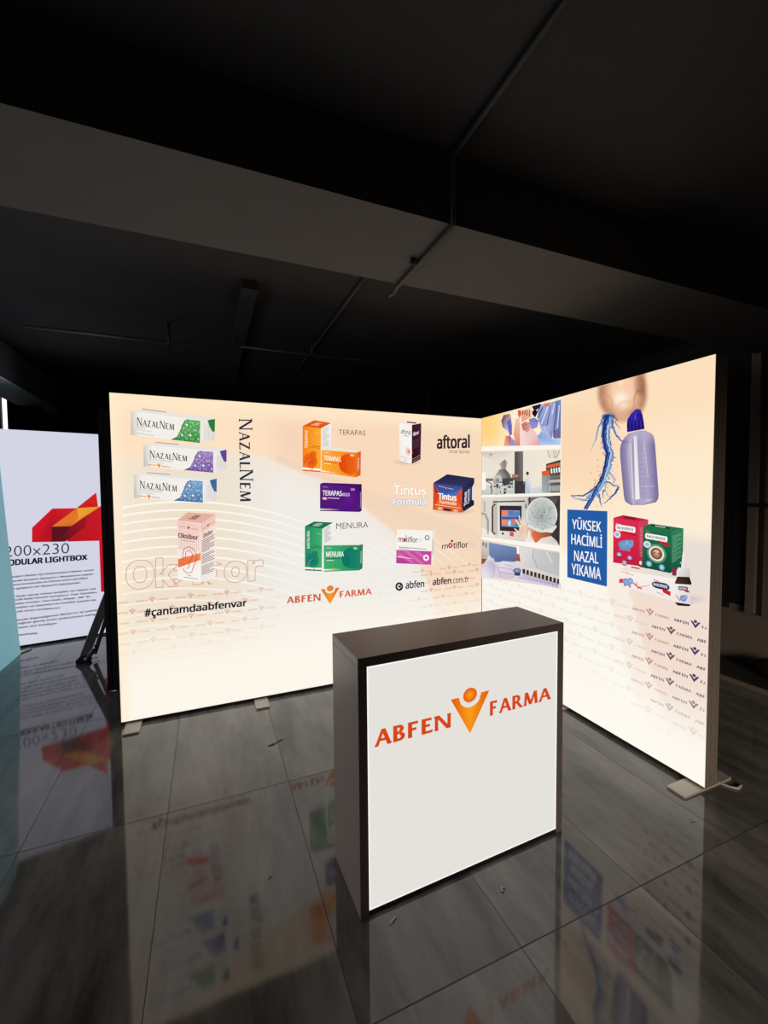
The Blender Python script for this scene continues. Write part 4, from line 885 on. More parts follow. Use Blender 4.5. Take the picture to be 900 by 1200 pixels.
wob([(x+34, y+10) for x, y in main[1:7]], 1.6, MB, 6, 1.0, 6, 8, 6)
a.ell(*z((368, 400)), 8.0, 3.0, rgb(50, 70, 120), 6, rgb(90, 130, 180)); wob([(322, 420), (350, 395), (400, 395), (445, 438)], 1.6, DB, 8, .8, 4, 3, 7)
wob([(330, 405), (292, 480), (268, 590), (240, 640), (222, 685)], 2.4, LB, 6, .4, 5, 4, 8); wob([(328, 410), (288, 490), (262, 600)], 1.0, rgb(60, 90, 150), 7, .4, 5, 5, 9)
wob([(395, 410), (402, 490), (430, 550), (470, 600), (530, 612)], 3.4, MB, 6, .8, 5, 5, 10); wob([(405, 470), (436, 545), (470, 590)], 1.2, LB, 7, .5, 5, 4, 11); wob([(420, 440), (445, 480), (468, 500)], 1.4, MB, 6, .4, 4, 3, 12)
wob([(345, 890), (300, 950), (240, 1000), (160, 1045), (62, 1043)], 3.6, MB, 5, .9, 5, 5, 13); wob([(320, 930), (250, 1010), (180, 1080), (100, 1070), (65, 1050)], 4.0, LB, 5, .7, 5, 6, 14); wob([(330, 900), (250, 985), (165, 1048), (66, 1046)], 1.2, DB, 8, .6, 5, 4, 15); wob([(290, 1000), (220, 1080), (150, 1085)], 1.3, rgb(70, 110, 180), 7, .5, 5, 5, 16)
wob([(370, 850), (395, 880), (420, 915), (400, 950), (455, 965)], 2.6, LB, 6, .8, 5, 6, 17); wob([(350, 930), (380, 940), (410, 965), (450, 962)], 2.0, MB, 7, .7, 5, 5, 18); wob([(450, 970), (430, 1025), (390, 1060), (330, 1110)], 3.0, MB, 6, .8, 5, 7, 19); wob([(440, 990), (410, 1035), (370, 1060)], 1.0, DB, 8, .5, 5, 5, 20)
wob([(290, 1030), (300, 1080), (312, 1135)], 2.6, MB, 6, .8, 4, 4, 21); wob([(330, 1000), (320, 1060)], 1.8, MB, 6, .6, 4, 4, 22); wob([(345, 935), (345, 1000), (370, 1060)], 2.0, LB, 6, .6, 5, 6, 23); wob([(395, 720), (430, 735)], 1.0, MB, 6, .4, 3, 3, 24)
rn = random.Random(12)
for i in range(110):
    k = rn.randrange(3, 10); bx_, by_ = main[min(k, 9)]; x, y = bx_+rn.gauss(15, 55)*(.5+.12*k), by_+rn.gauss(0, 45)
    if y < 1150 and x < 470: a.ell(*z((x, y)), rn.uniform(.22, .62), rn.uniform(.22, .62), rn.choice([MB, DB, rgb(90, 120, 170)]), 6, None, None, 7)
for i in range(46):
    k = rn.randrange(3, 9); bx_, by_ = main[k]; sg = rn.choice((-1, 1)); x, y = bx_+sg*rn.uniform(20, 36), by_+rn.uniform(-40, 40)
    a.line(z((x, y), (x+sg*rn.uniform(8, 26), y+rn.uniform(-14, 22))), 1.0, rn.choice([MB, LB, DB]), 6, w1=.25)
a.build()

# blue slogan square
z = Z(660, 590, 5)
a = ST('slogan_square', 'blue square with a white four-line slogan'); a.z = 7
a.poly(z((25, 35), (260, 45), (257, 487), (25, 432)), rgb(36, 92, 166))
a.text('YÜKSEK', z((53, 77), (223, 92), (223, 168), (53, 148)), WHITE, .014, 0, 8); a.text('HACİMLİ', z((48, 162), (230, 182), (230, 261), (48, 238)), WHITE, .014, 0, 8)
a.text('NAZAL', z((65, 275), (207, 288), (207, 353), (65, 335)), WHITE, .014, 0, 8); a.text('YIKAMA', z((50, 350), (222, 377), (222, 447), (50, 413)), WHITE, .014, 0, 8); a.build()
# nasal rinse products
a = ST('printed_medicine_box', 'printed red rinse carton with a light blue animal'); a.z = 5
q = Q(*z((295, 84), (442, 106), (440, 366), (293, 346))); e = Q(*z((442, 106), (499, 94), (496, 400), (440, 366)))
a.poly(z((295, 84), (352, 68), (499, 94), (442, 108)), rgb(196, 36, 66), 5); a.line(z((355, 80), (425, 92)), 2.2, rgb(110, 30, 46), 6)
a.poly(U4, [rgb(226, 44, 84), rgb(222, 44, 82), rgb(196, 26, 62), rgb(206, 30, 68)], 5, q); a.poly(U4, [rgb(216, 66, 96), rgb(206, 60, 90), rgb(176, 36, 66), rgb(170, 30, 60)], 5, e)
for i in range(16): a.line([(.15, .16+.04*i), (.55, .14+.04*i)], .5, rgb(238, 150, 166), 6, e)
def pill(q, x0, x1, y0, y1, c, zz):
    pts = []; r = (y1-y0)/2; rx = r*.55
    for k in range(9): t = math.pi/2+math.pi*k/8; pts.append((x0+rx+rx*math.cos(t), (y0+y1)/2-r*math.sin(t)*1.0))
    for k in range(9): t = -math.pi/2+math.pi*k/8; pts.append((x1-rx+rx*math.cos(t), (y0+y1)/2-r*math.sin(t)))
    a.poly(pts, c, zz, q)
pill(q, .09, .88, .135, .27, WHITE, 6); a.text('NASORINSE', lambda s, y: q(.15+.66*s, .17+.065*y+.0*s), rgb(44, 40, 90), .02, 0, 7); a.poly([(.35, .26), (.90, .27), (.90, .345), (.35, .30)], rgb(206, 22, 30), 7, q)
a.ell(.16, .36, .13, .075, rgb(240, 236, 240), 6, None, q); a.ell(.16, .36, .08, .045, rgb(150, 180, 214), 7, None, q); a.line([(.1, .12), (.3, .13)], .9, rgb(250, 190, 190), 6, q)
EB = rgb(120, 168, 208)
a.ell(.45, .575, .24, .10, EB, 7, rgb(96, 146, 194), q); a.ell(.66, .535, .13, .09, rgb(132, 180, 216), 8, rgb(100, 150, 196), q); a.ell(.55, .52, .10, .075, rgb(150, 194, 224), 9, rgb(96, 146, 190), q)
a.line([(.73, .57), (.79, .53), (.78, .46), (.73, .43)], 1.1, EB, 9, q, w1=.7)
for x in (.30, .42, .54, .64): a.line([(x, .60), (x, .70)], 1.7, rgb(104, 154, 200), 7, q)
a.ell(.68, .515, .014, .012, rgb(30, 36, 66), 10, None, q, 8)
for x, y in ((.24, .80), (.66, .845), (.45, .965)): a.ell(x, y, .095, .05, rgb(226, 226, 240), 7, rgb(96, 120, 176), q); a.line([(x-.1, y+.055), (x+.1, y+.06)], .8, rgb(90, 20, 40), 8, q)
a.build()
a = ST('printed_medicine_box', 'printed green rinse carton with a white glowing circle'); a.z = 8
q = Q(*z((470, 134), (633, 161), (628, 408), (464, 374))); e = Q(*z((633, 161), (706, 146), (700, 372), (628, 408)))
a.poly(z((470, 134), (515, 118), (706, 146), (633, 162)), rgb(40, 110, 74), 8); a.line(z((520, 128), (625, 146)), 2.0, rgb(30, 60, 46), 9); a.line(z((540, 131), (600, 141)), 1.0, rgb(200, 206, 200), 10)
a.poly(U4, [rgb(30, 116, 76), rgb(28, 112, 74), rgb(16, 76, 60), rgb(20, 86, 62)], 8, q); a.poly(U4, [rgb(44, 126, 86), rgb(50, 134, 92), rgb(26, 92, 66), rgb(20, 80, 58)], 8, e)
for i in range(18): a.line([(.12, .14+.037*i), (.5 if i % 3 == 2 else .86, .12+.037*i)], .5, rgb(120, 180, 146), 9, e)
pill(q, .08, .88, .15, .285, WHITE, 9); a.text('NASORINSE', lambda s, y: q(.14+.68*s, .185+.065*y), rgb(34, 34, 84), .02, 0, 10); a.poly([(.55, .275), (.95, .30), (.95, .38), (.62, .34)], rgb(206, 26, 36), 10, q); a.line([(.1, .10), (.24, .105)], 1.0, rgb(220, 60, 60), 9, q)
a.ell(.16, .42, .13, .08, rgb(232, 238, 238), 9, None, q); a.ell(.16, .42, .08, .045, rgb(150, 190, 214), 10, None, q)
a.ell(.50, .60, .36, .235, rgb(252, 250, 240), 9, rgb(40, 120, 80), q); a.ell(.50, .60, .27, .175, rgb(252, 250, 244), 10, rgb(240, 240, 226), q); a.ell(.50, .60, .215, .14, rgb(226, 160, 130), 11, rgb(90, 60, 50), q); a.line([(.36, .64), (.45, .57), (.62, .58), (.66, .64)], .9, rgb(110, 50, 44), 12, q); a.ell(.50, .55, .10, .04, rgb(244, 200, 170), 12, rgb(226, 160, 130), q, 12)
for x, y in ((.24, .88), (.70, .905)): a.ell(x, y, .11, .075, rgb(214, 232, 244), 10, rgb(60, 140, 180), q); a.line([(x-.12, y+.085), (x+.12, y+.09)], .8, rgb(10, 40, 40), 11, q)
a.line([(.02, .66), (.98, .70)], .5, rgb(18, 80, 60), 9, q); a.ell(-.06, .90, .05, .05, rgb(226, 230, 226), 11, None, q, 10); a.build()
a = ST('printed_medicine_box', 'printed long white rinse carton lying in front'); a.z = 13
q = Q(*z((330, 388), (664, 442), (660, 578), (330, 480)))
a.poly(z((330, 388), (405, 362), (668, 420), (664, 443)), [rgb(236, 226, 218), rgb(240, 232, 226), rgb(226, 216, 210), rgb(232, 224, 218)], 13); a.line(z((400, 372), (450, 382)), 1.4, rgb(160, 50, 50), 14)
a.poly(U4, [rgb(250, 240, 230), rgb(246, 240, 236), rgb(238, 232, 230), rgb(248, 236, 226)], 14, q)
a.poly([(0, .6), (.06, .5), (.08, .75), (.0, .85)], rgb(220, 60, 50), 15, q); a.ell(.13, .66, .075, .21, rgb(160, 182, 220), 15, rgb(120, 140, 196), q); a.ell(.20, .55, .05, .18, rgb(180, 200, 230), 16, rgb(110, 136, 190), q); a.ell(.10, .86, .02, .1, rgb(120, 144, 196), 15, None, q, 10); a.ell(.19, .86, .02, .1, rgb(120, 144, 196), 15, None, q, 10)
a.line([(.25, .62), (.33, .80), (.42, .70), (.55, .50)], 1.6, rgb(226, 60, 50), 15, q, w1=.3); a.line([(.30, .55), (.34, .9), (.38, .75)], 1.2, rgb(236, 100, 90), 15, q, w1=.4); a.line([(.33, .78), (.40, .84)], 1.4, rgb(210, 40, 40), 15, q)
a.line([(.03, .08), (.12, .12)], .7, rgb(226, 150, 90), 15, q); a.line([(.17, .14), (.26, .18)], .7, rgb(226, 150, 90), 15, q); a.poly([(.125, .06), (.165, .08), (.145, .24)], GOLD, 15, q)
pill(q, .575, .89, .28, .60, rgb(44, 44, 96), 15); a.text('NASORINSE', lambda s, y: q(.605+.25*s, .36+.14*y), WHITE, .02, 0, 16); a.poly([(.75, .55), (.91, .60), (.91, .80), (.78, .72)], rgb(210, 30, 40), 16, q); a.line([(.60, .22), (.70, .25)], .9, rgb(220, 60, 70), 16, q); a.line([(.66, .78), (.80, .83)], .5, rgb(140, 130, 140), 15, q); a.build()
a = ST('printed_dropper_bottle', 'printed small brown bottle with a pointed white nozzle'); a.z = 17
a.poly(z((642, 378), (668, 376), (666, 425), (640, 420)), rgb(140, 40, 80), 16)
a.ell(*z((745, 560)), 22, 7, rgb(206, 196, 196), 2, bgR(*uvR(812, 702)))
a.poly(z((703, 285), (712, 283), (724, 375), (694, 375)), [rgb(250, 246, 242), rgb(236, 230, 228), rgb(214, 206, 204), rgb(244, 240, 236)], 17); a.poly(z((688, 345), (726, 345), (728, 352), (686, 352)), rgb(222, 216, 212), 18)
a.poly(z((676, 375), (744, 378), (748, 428), (664, 426)), [rgb(246, 242, 238), rgb(216, 210, 208), rgb(206, 198, 196), rgb(240, 234, 230)], 18)
for i in range(9): a.line(z((682+7.5*i, 382), (676+8.5*i, 424)), .4, rgb(196, 190, 188), 19)
a.poly(z((672, 428), (742, 430), (754, 465), (754, 590), (740, 602), (676, 598), (660, 585), (658, 460)), [rgb(70, 44, 36), rgb(40, 24, 22), rgb(30, 20, 20), rgb(26, 18, 18), rgb(30, 20, 18), rgb(40, 26, 24), rgb(46, 28, 26), rgb(80, 50, 40)], 17)
a.poly(z((659, 470), (755, 476), (753, 592), (659, 578)), [rgb(244, 238, 232), rgb(226, 220, 218), rgb(222, 214, 212), rgb(240, 234, 230)], 18); qq = Q(*z((659, 470), (755, 476), (753, 592), (659, 578)))
pill(qq, .18, .78, .12, .32, rgb(44, 44, 90), 19); a.text('NASORINSE', lambda s, y: qq(.24+.48*s, .17+.10*y), WHITE, .02, 0, 20); a.poly([(.55, .28), (.86, .31), (.86, .42), (.60, .38)], rgb(206, 30, 40), 20, qq); a.ell(.50, .74, .22, .17, rgb(150, 176, 220), 19, rgb(110, 136, 190), qq); a.ell(.64, .66, .12, .12, rgb(176, 200, 230), 20, rgb(110, 140, 196), qq); a.line([(.05, .6), (.3, .9)], 1.0, rgb(226, 90, 80), 19, qq); a.build()

# ------------------------------------------------------------------ counter: 1.0 m wide, 0.31 m deep, 1.0 m high
TH = 0.0289
CT = thing('display_counter', 'low anthracite counter with a glowing white front and orange company name, standing before the corner', 'counter', (-1.9125, -1.9285, 0), TH)
CWd, CD, CH = 1.0189, 0.3126, 1.001
fin('worktop', bxs((0, CWd, 0, CD, CH-.036, CH)), M_BOARD, CT, bevel=.0012)
fin('side_panel', bxs((0, .036, 0.0, CD, 0.0, CH-.0365)), M_BOARD, CT, bevel=.0012)
fin('side_panel', bxs((CWd-.036, CWd, 0.0, CD, 0.0, CH-.0365)), M_BOARD, CT, bevel=.0012)
fin('plinth', bxs((.0365, CWd-.0365, 0.004, CD-.03, 0.0, 0.022)), M_BOARDE, CT)
fin('back_board', bxs((.0365, CWd-.0365, CD-.05, CD-.03, 0.0225, CH-.037)), M_BOARD, CT)
ff = bxs((.0365, .041, .0015, .02, .0225, CH-.037), (CWd-.041, CWd-.0365, .0015, .02, .0225, CH-.037), (.041, CWd-.041, .0015, .02, .0225, .027), (.041, CWd-.041, .0015, .02, CH-.0415, CH-.037))
tag(fin('edge_strip', ff, glow_mat('backlit_white_edge', rgb(250, 250, 246), 1.0*GLOW), CT), 'thin white strip framing the lit front')
fp = bxs((.041, CWd-.041, .003, .018, .027, CH-.0415))
FP = fin('front_panel', fp, glow_mat('backlit_white_front', rgb(229, 226, 220), 1.0*GLOW), CT); FP['label'] = 'glowing white front panel'
cN = Vector((math.sin(TH), -math.cos(TH), 0)); cP = Vector((-1.9125, -1.9285, 0)) - cN*0.0030
z = Z(380, 700, 3.0769)
a = Art(cP, cN, FP, 'company_logo', 'orange company name with the V mark'); a.z = 2
a.roman('ABFEN', z((182, 480), (457, 416), (457, 468), (182, 541)), rgb(216, 74, 22), 'copper', 2, rgb(214, 66, 18))
a.roman('FARMA', z((597, 376), (817, 322), (817, 366), (597, 428)), rgb(216, 74, 22), 'copper', 2, rgb(214, 66, 18))
vmark(a, z((456, 369), (595, 335), (595, 470), (456, 513)), rgb(226, 84, 18), rgb(249, 160, 24), None, 2)
a.build()

# ------------------------------------------------------------------ white light box at the back left (2.0 m x 2.3 m)
A_, B_ = Vector((-4.27, 2.209, 0)), Vector((-3.547, 2.340, 0)); dv = (B_-A_).normalized(); ang = math.atan2(dv.y, dv.x)
org = A_ + dv*(0.86-2.0)
WB = thing('freestanding_light_box', 'white cool-lit light box with red folded ribbon and black print, standing at the back left', 'light box', (org.x, org.y, 0), ang)
fin('frame', frame_bm(2.0, PB, PT, 0.10), M_ALUD, WB)
fin('back_panel', bxs((0.03, 1.97, 0.090, 0.099, PB+.03, PT-.03)), M_BLACKF, WB)
for x in (0.08, 0.72, 1.9): fin('foot', foot_bm(.08, .03, .2), M_ALUD, WB, bevel=.002, loc=(x, 0, 0))
wN = Vector((dv.y, -dv.x, 0)); wP = org.copy()
def bgW(u, v): return rgb(208, 209, 226)
a = Art(wP, wN, WB, 'fabric_print', 'cool white printed fabric face lit from behind', M_BASE)
for (u, v) in ((.002, PB), (1.998, PB), (1.998, PT), (.002, PT)): a.V.append(org+dv*u+Vector((0, 0, v)) ); a.C.append(rgb(211, 212, 229))
a.F.append((0, 1, 2, 3)); FW = a.build()
z = Z(0, 400, 2.6087)
a = Art(wP, wN, FW, 'printed_ribbon', 'folded red, orange and maroon ribbon'); a.z = 2
RD, RD2, ORr, YL, MR = rgb(206, 24, 36), rgb(176, 20, 34), rgb(226, 120, 40), rgb(232, 160, 50), rgb(88, 20, 30)
a.poly(z((98, 570), (160, 511), (234, 510), (158, 567), (158, 613), (98, 614)), [RD, RD, rgb(214, 36, 40), RD2, RD2, RD])
a.poly(z((234, 510), (294, 462), (300, 508)), [rgb(190, 30, 30), rgb(214, 40, 36), rgb(206, 30, 30)])
a.poly(z((158, 567), (234, 510), (240, 538), (217, 565)), [ORr, rgb(222, 110, 40), ORr, rgb(214, 100, 36)], 3); a.poly(z((234, 510), (306, 505), (217, 565), (240, 538)), [YL, rgb(226, 150, 44), ORr, YL], 3)
a.poly(z((158, 566), (217, 565), (200, 612), (158, 613)), MR, 3); a.poly(z((217, 565), (310, 502), (330, 530), (330, 609), (205, 612)), [RD2, rgb(196, 30, 40), RD, RD, RD2], 2); a.poly(z((217, 565), (268, 528), (262, 565), (200, 612), (176, 612)), [rgb(136, 20, 32), RD2, rgb(150, 24, 36), MR, MR], 3)
a.poly(z((303, 609), (330, 609), (330, 764), (309, 766)), [RD, RD, RD2, RD2]); a.build()
z = Z(0, 600, 6)
a = Art(wP, wN, FW, 'lettering', 'black heading with the light box size'); a.z = 2
a.text('200x230', z((32, 242), (487, 217), (487, 290), (32, 316)), rgb(40, 40, 48), -.018); a.text('MODULAR LIGHTBOX', z((4, 338), (615, 299), (615, 336), (4, 384)), rgb(24, 24, 32), .055); a.build()
a = Art(wP, wN, FW, 'lettering', 'small black paragraphs'); a.z = 2
for s_, xr, yr, yl in (('modern yaşam alanları için farklı/modern fikirler sunan', 660, 408, 457), ('aynı zamanda bunların #tasarım / #baskılarını yapan', 655, 437, 488), ('ve uygulama konusunda da hizmet veren yenilikçi', 615, 465, 515), ('üreten ve geliştiren bir #tasarım fabrikasıdır.', 570, 497, 543),
                       ('Ayrıca UV Baskı olarak mimari projeler ve reklam sek', 675, 540, 598), ('törü için butik baskı hizmeti sunuyoruz. Fuar Standları,', 685, 565, 622), ('Süreme Baskılı ürünler, Cam baskı, Ahşap , dkf  ile', 635, 595, 650), ('alanlar, modüler raf sistemleri ve modüler yapıda ola', 675, 618, 678), ('rak pek çok ürün üretiyoruz.', 430, 673, 705),
                       ('Planınıza yönelik düşündüğümüz fikirleri en iyi şekilde', 690, 690, 768), ('görebileceğiniz geniş ürün yelpazesini sahip', 680, 720, 792), ('baskı dünyası sizi bekliyor.', 410, 782, 820), ('kapedisplay', 265, 852, 870)):
    x0 = -20 if s_ != 'kapedisplay' else 120; k = (yl-yr)/(xr-75); y0 = yr+k*(xr-x0)
    a.text(s_, z((x0, y0-9), (xr, yr-8), (xr, yr+8), (x0, y0+9)), rgb(40, 40, 54), .028)
a.build()

# ------------------------------------------------------------------ light box turned away, behind the left end of the peach wall
BB = thing('freestanding_light_box', 'unlit black back of a light box behind the left edge of the peach wall', 'light box', (-3.19, 0.60, 0))
BB.name = 'freestanding_light_box.001'
fin('frame', frame_bm(2.0, PB, 2.29, 0.10), mat('black_anodised_frame', (.014, .014, .015), .5, .2, .15, 30), BB)
fin('back_panel', bxs((.03, 1.97, .004, .012, PB+.03, 2.26)), M_BLACKF, BB)
for x in (0.10, 1.9): fin('foot', foot_bm(.09, .07, .16), M_BRACE, BB, bevel=.002, loc=(x, 0, 0))

# ------------------------------------------------------------------ slanting brace between the two, with its clamp
BR = thing('folding_stand', 'dark metal folding stand leaning between the white light box and the black one', 'stand', (-3.585, 1.47, 0))
bm = bmesh.new()
d = Vector((.30, .05, .80)); L_ = 1.05
def slat(bm, p, dirv, w, t, l):
    dirv = dirv.normalized(); s_ = Vector((0, 1, 0)); n_ = dirv.cross(s_).normalized(); s_ = n_.cross(dirv)
    c = [bm.verts.new(Vector(p)+n_*(a_*w/2)+s_*(b_*t/2)+dirv*l*e_) for e_ in (0, 1) for a_, b_ in ((-1, -1), (1, -1), (1, 1), (-1, 1))]
    for f in ((3, 2, 1, 0), (4, 5, 6, 7), (0, 1, 5, 4), (1, 2, 6, 5), (2, 3, 7, 6), (3, 0, 4, 7)): bm.faces.new([c[i] for i in f])
slat(bm, (.035, 0, .035), Vector((.37, 0, 1)), .075, .03, .98); fin('leg', bm, M_BRACE, BR, bevel=.004)
bm = bmesh.new(); slat(bm, (.115, .06, .05), Vector((.31, 0.0, 1)), .035, .025, .95); fin('leg', bm, M_STEEL, BR, bevel=.004)
bm = bmesh.new(); prism(bm, [(-.02, 0), (.09, 0), (.10, .03), (.06, .065), (.02, .07), (-.025, .03)], 'y', -.035, .035); fin('rubber_foot', bm, M_RUBBER, BR, bevel=.004)
bm = bmesh.new(); tube(bm, [(.09, -.055, .075), (.135, -.055, .12), (.155, -.05, .165)], .022, 12); tube(bm, [(.055, -.055, .04), (.09, -.055, .055)], .018, 12); fin('clamp', bm, M_STEEL, BR, True)
bm = bmesh.new(); tube(bm, [(.33, 0, .90), (.36, .08, .92), (.36, .12, .92)], .02, 12); fin('hinge', bm, M_RUBBER, BR, True)

# ------------------------------------------------------------------ teal fabric tower at the left edge
TT = thing('fabric_tower', 'tapering teal fabric display tower at the left edge of the floor', 'display', (-4.48, 1.70, 0))
bm = bmesh.new(); n = 12; rows_ = 22; vs_ = []
for r in range(rows_+1):
    t = r/rows_; zz = 0.012+2.2*t; k = 1-.29*t
    ring = []
    for side in range(4):
        for j in range(n):
            s_ = -1+2*j/n; sag = .012*math.sin(math.pi*(j/n))*math.sin(math.pi*t)
            p = [(.285-sag, s_*.26), (-s_*.285, .26-sag), (-.285+sag, -s_*.26), (s_*.285, -.26+sag)][side]
            ring.append(bm.verts.new((p[0]*k, p[1]*k, zz)))
    vs_.append(ring)
m4 = 4*n
for r in range(rows_):
    for j in range(m4): bm.faces.new((vs_[r][j], vs_[r][(j+1) % m4], vs_[r+1][(j+1) % m4], vs_[r+1][j]))
bm.faces.new(vs_[-1]); bm.faces.new(vs_[0])
fin('fabric_cover', bm, M_TEAL, TT)
bm = bmesh.new(); prism(bm, [(.24, .22), (.33, .40), (.30, .42), (.20, .30)], 'z', 0, .012); fin('foot', bm, M_PLATE, TT)
bm = bmesh.new(); prism(bm, [(.24, -.22), (.33, -.40), (.30, -.42), (.20, -.30)], 'z', 0, .012); fin('foot', bm, M_PLATE, TT)

# ------------------------------------------------------------------ ceiling runs
def pipe(name, label, pts, r, extra=None, m=M_PIPE):
    bm = bmesh.new(); tube(bm, pts, r, 12)
    for e_ in extra or []: tube(bm, e_[0], e_[1], 10)
    return tag(fin(name, bm, m, smooth=True), label, 'pipe')
X0 = -1.372
def clip(parent, x, y, zz):
    bm = bmesh.new(); box(bm, x-.02, x+.02, y-.008, y+.008, zz-.004, CZ-.001); return fin('clip', bm, M_PIPE, parent)
p = pipe('conduit', 'thin conduit crossing the ceiling and wrapping under the beam, its loose end sticking out', [(X0, -5.5, CZ-.014), (X0, -1.74, CZ-.014), (X0, -1.715, CZ-.03), (X0, -1.715, 2.80), (X0, -1.70, 2.787), (X0, -1.12, 2.786), (X0, -1.06, 2.775), (X0-.02, -1.035, 2.765)], .011)
bm = bmesh.new(); bmesh.ops.create_uvsphere(bm, u_segments=12, v_segments=8, radius=.018, matrix=Matrix.Translation((X0-.035, -1.385, 2.785))); tube(bm, [(X0-.035, -1.385, 2.785), (X0-.005, -1.36, 2.787)], .008, 8); fin('clip', bm, M_RUBBER, p, True)
pipe('conduit', 'thin conduit on the ceiling behind the beam, right of the cable tray', [(X0, -.58, CZ-.014), (X0, 2.2, CZ-.014)], .012)
bm = bxs((-2.145, -2.045, -.22, 2.40, CZ-.055, CZ-.003), (-2.15, -2.04, -.22, 2.40, CZ-.06, CZ-.052)); tag(fin('cable_tray', bm, M_PIPE), 'dark cable tray on the ceiling behind the beam', 'cable tray')
PY, PZ = .80, 2.93
pl = thing('suspended_pipe', 'thin pipe hung below the ceiling left of the cable tray, with a dropping wire', 'pipe', (-2.9, PY, PZ))
fin('pipe', tube(bmesh.new(), [(-.78, 0, 0), (.72, 0, 0)], .012, 12), mat('grey_pipe', (.12, .115, .11), .4, .3, .1, 30), pl, True)
bm = bmesh.new(); tube(bm, [(.22, 0, -.02), (.22, 0, CZ-PZ)], .014, 8); fin('hanger', bm, M_PIPE, pl, True)
bm = bmesh.new(); tube(bm, [(.22, .0, -.015), (.223, -.0, -2.1)], .0035, 6); fin('drop_wire', bm, M_PIPE, pl, True)
pr = thing('suspended_pipe', 'thin pipe hung below the ceiling right of the cable tray, ending in a short drop', 'pipe', (-1.1, PY-.12, PZ)); pr.name = 'suspended_pipe.001'
fin('pipe', tube(bmesh.new(), [(-1.0, 0, 0), (.90, 0, 0)], .012, 12), M_PIPE, pr, True)
bm = bmesh.new(); tube(bm, [(-.35, 0, 0), (-.35, 0, CZ-PZ)], .012, 8); fin('hanger', bm, M_PIPE, pr, True)
bm = bmesh.new(); tube(bm, [(.90, 0, .012), (.90, 0, -.5)], .005, 8); fin('drop_wire', bm, M_PIPE, pr, True)
# duct along the left
du = thing('ceiling_duct', 'dark box duct under the ceiling at the far left, with a pale edge', 'duct', (-4.4, 0, 2.76))
fin('duct', bxs((-.2, .2, -3.0, 3.45, 0, CZ-2.761)), mat('dark_duct_paint', (.42, .42, .43), .7, 0, .15, 10), du)
tag(fin('edge_profile', bxs((.19, .203, -3.0, 3.40, -.010, 0.0)), M_STEEL, du), 'pale metal edge')
tag(fin('end_bracket', bxs((.08, .20, 3.36, 3.56, -.09, 0.02)), mat('pale_bracket', (.4, .4, .42), .5, .2, .1, 20), du), 'pale bracket')

# ------------------------------------------------------------------ right wall framing
M_RAIL = mat('dark_rail', (.016, .015, .0145), .6, 0, .15, 20)
def trim(name, bm, m, label=None): return struct(name, bm, m, label, 'trim')
x1 = XR; xa = XR-.045
trim('trim_1', bxs((xa, x1, -4.5, 2.45, 3.05, 3.085), (xa+.015, x1, -4.5, 2.45, 2.90, 2.93)), M_RAIL, 'dark double head rail of the panelled wall')
n = 0
for y in (2.40, 2.10, .98, .80, -.30, -.46):
    n += 1; trim('trim_%d' % (n+1), bxs((xa+.01, x1, y-.02, y+.02, .55, 2.90)), M_RAIL, 'dark upright of the panelled wall')
for y, w_ in ((-1.13, .035), (-1.255, .03), (-1.36, .03), (-2.3, .04)):
    n += 1; trim('trim_%d' % (n+1), bxs((xa, x1, y-w_, y+w_, .50, 2.90)), M_TRIM, 'grey brown upright of the panelled wall')
trim('trim_12', bxs((xa-.01, x1, -4.5, -1.10, 1.455, 1.49)), M_BOARDE, 'black horizontal bar across the panelled wall')
M_PANEL = mat('dark_wall_infill', (.022, .020, .018), .7, 0, .12, 6)
trim('trim_13', bxs((XR-.012, XR-.001, -.95, 3.7, .5, CZ-.02), (XR-.012, XR-.001, -4.5, -.95, 2.25, CZ-.02), (XR-.012, XR-.001, -1.07, -.96, .55, 2.25)), M_PANEL, 'dark infill panels of the wall')
trim('baseboard_right', bxs((1.62, XR-.001, -4.5, YB-.01, 0, .028)), mat('dark_threshold', (.03, .028, .026), .6, 0, .15, 10), 'dark raised threshold along the wall')
trim('trim_14', bxs((1.60, 1.622, -4.5, YB-.01, 0, .034)), M_TRIM, 'pale metal edge of the threshold')
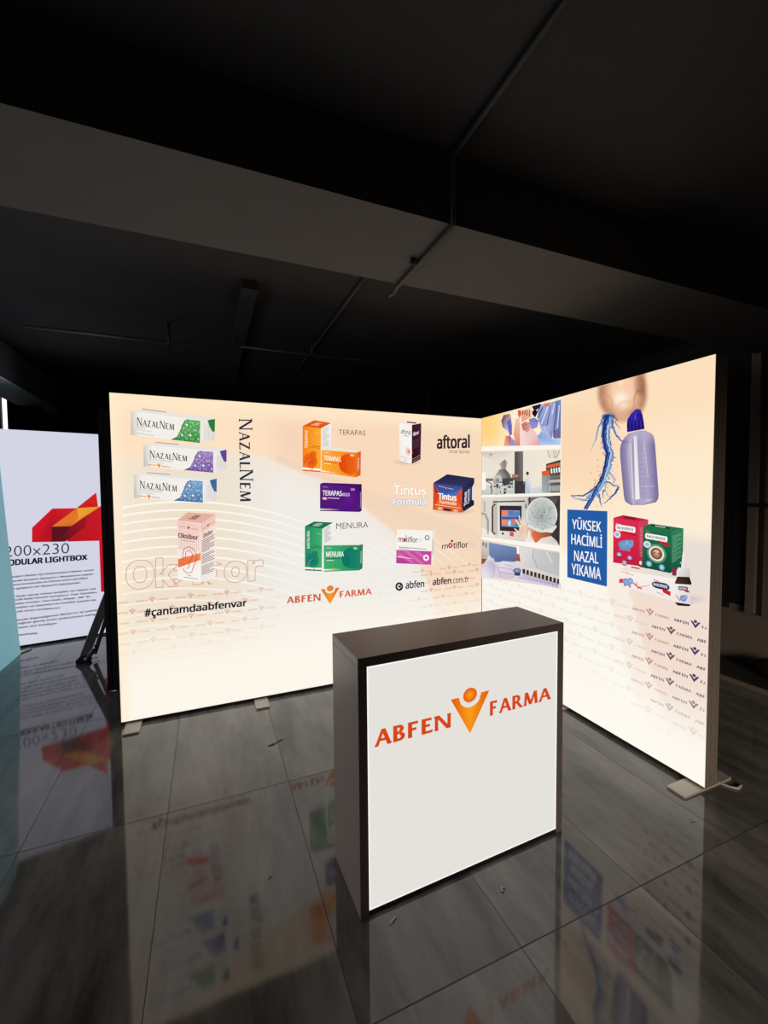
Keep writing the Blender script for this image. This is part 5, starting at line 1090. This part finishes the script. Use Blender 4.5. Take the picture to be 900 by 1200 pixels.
# dark bag by the wall
bg = bmesh.new(); bmesh.ops.create_uvsphere(bg, u_segments=20, v_segments=12, radius=1.0)
for v in bg.verts:
    f = 1+.08*math.sin(5*v.co.x+2)*math.cos(4*v.co.y); v.co.x *= .10*f; v.co.y *= .20*f; v.co.z = max(-.8, v.co.z)*.085*f
bgo = thing('black_bag', 'small slumped black bag lying at the foot of the panelled wall, right edge', 'bag', (1.96, -1.42, .028))
fin('bag_body', bg, M_RUBBER, bgo, True, loc=(0, 0, .07))
bm = bmesh.new(); tube(bm, [(0, -.06, .135), (0, -.03, .17), (0, .03, .17), (0, .06, .135)], .008, 8); fin('strap', bm, M_RUBBER, bgo, True)

# ------------------------------------------------------------------ cable and scraps on the floor
bm = bmesh.new(); pts = [(.115, -1.90, .012), (.13, -1.96, .008), (.16, -2.03, .007), (.185, -2.055, .007), (.215, -2.05, .007), (.235, -2.045, .007)]
tube(bm, pts, .0065, 8); tag(fin('power_cable', bm, M_CABLE, smooth=True), 'short pale cable end on the floor at the right foot of the display wall', 'cable')
def scrap(label, x, y, segs, r):
    bm = bmesh.new(); tube(bm, [(x+a_, y+b_, r*.6+c_) for a_, b_, c_ in segs], r, 5)
    for v in bm.verts: v.co.z = max(.0006, v.co.z*.7)
    tag(fin('paper_scrap', bm, M_SCRAP), label, 'scrap', 'scraps on the floor')
def fl(px, py): return at(px, py, Vector((0, 0, 0)), Vector((0, 0, 1)))
for label, px, py, segs, r in (('twisted white scrap on the tiles below the peach wall', 323, 871, [(-.05, -.01, 0), (-.01, -.005, .004), (.01, .015, .002), (.05, .03, 0)], .006),
                               ('tiny pale scrap on the floor just below the glowing counter front, left', 460, 1080, [(-.012, -.008, 0), (0, .0, .003), (.02, .01, 0)], .004),
                               ('tiny pale scrap on the floor in front of the counter, right', 589, 1043, [(-.006, -.008, 0), (.0, .006, .005), (.012, .004, 0)], .0055),
                               ('tiny pale scrap on the floor near the right foot plate', 812, 963, [(-.008, 0, 0), (.0, .004, .003), (.01, 0, 0)], .004),
                               ('tiny pale scrap on the tiles left of the counter', 317, 1028, [(-.008, -.005, 0), (0, 0, .002), (.008, .007, 0)], .003)):
    p = fl(px, py); scrap(label, p.x, p.y, segs, r)
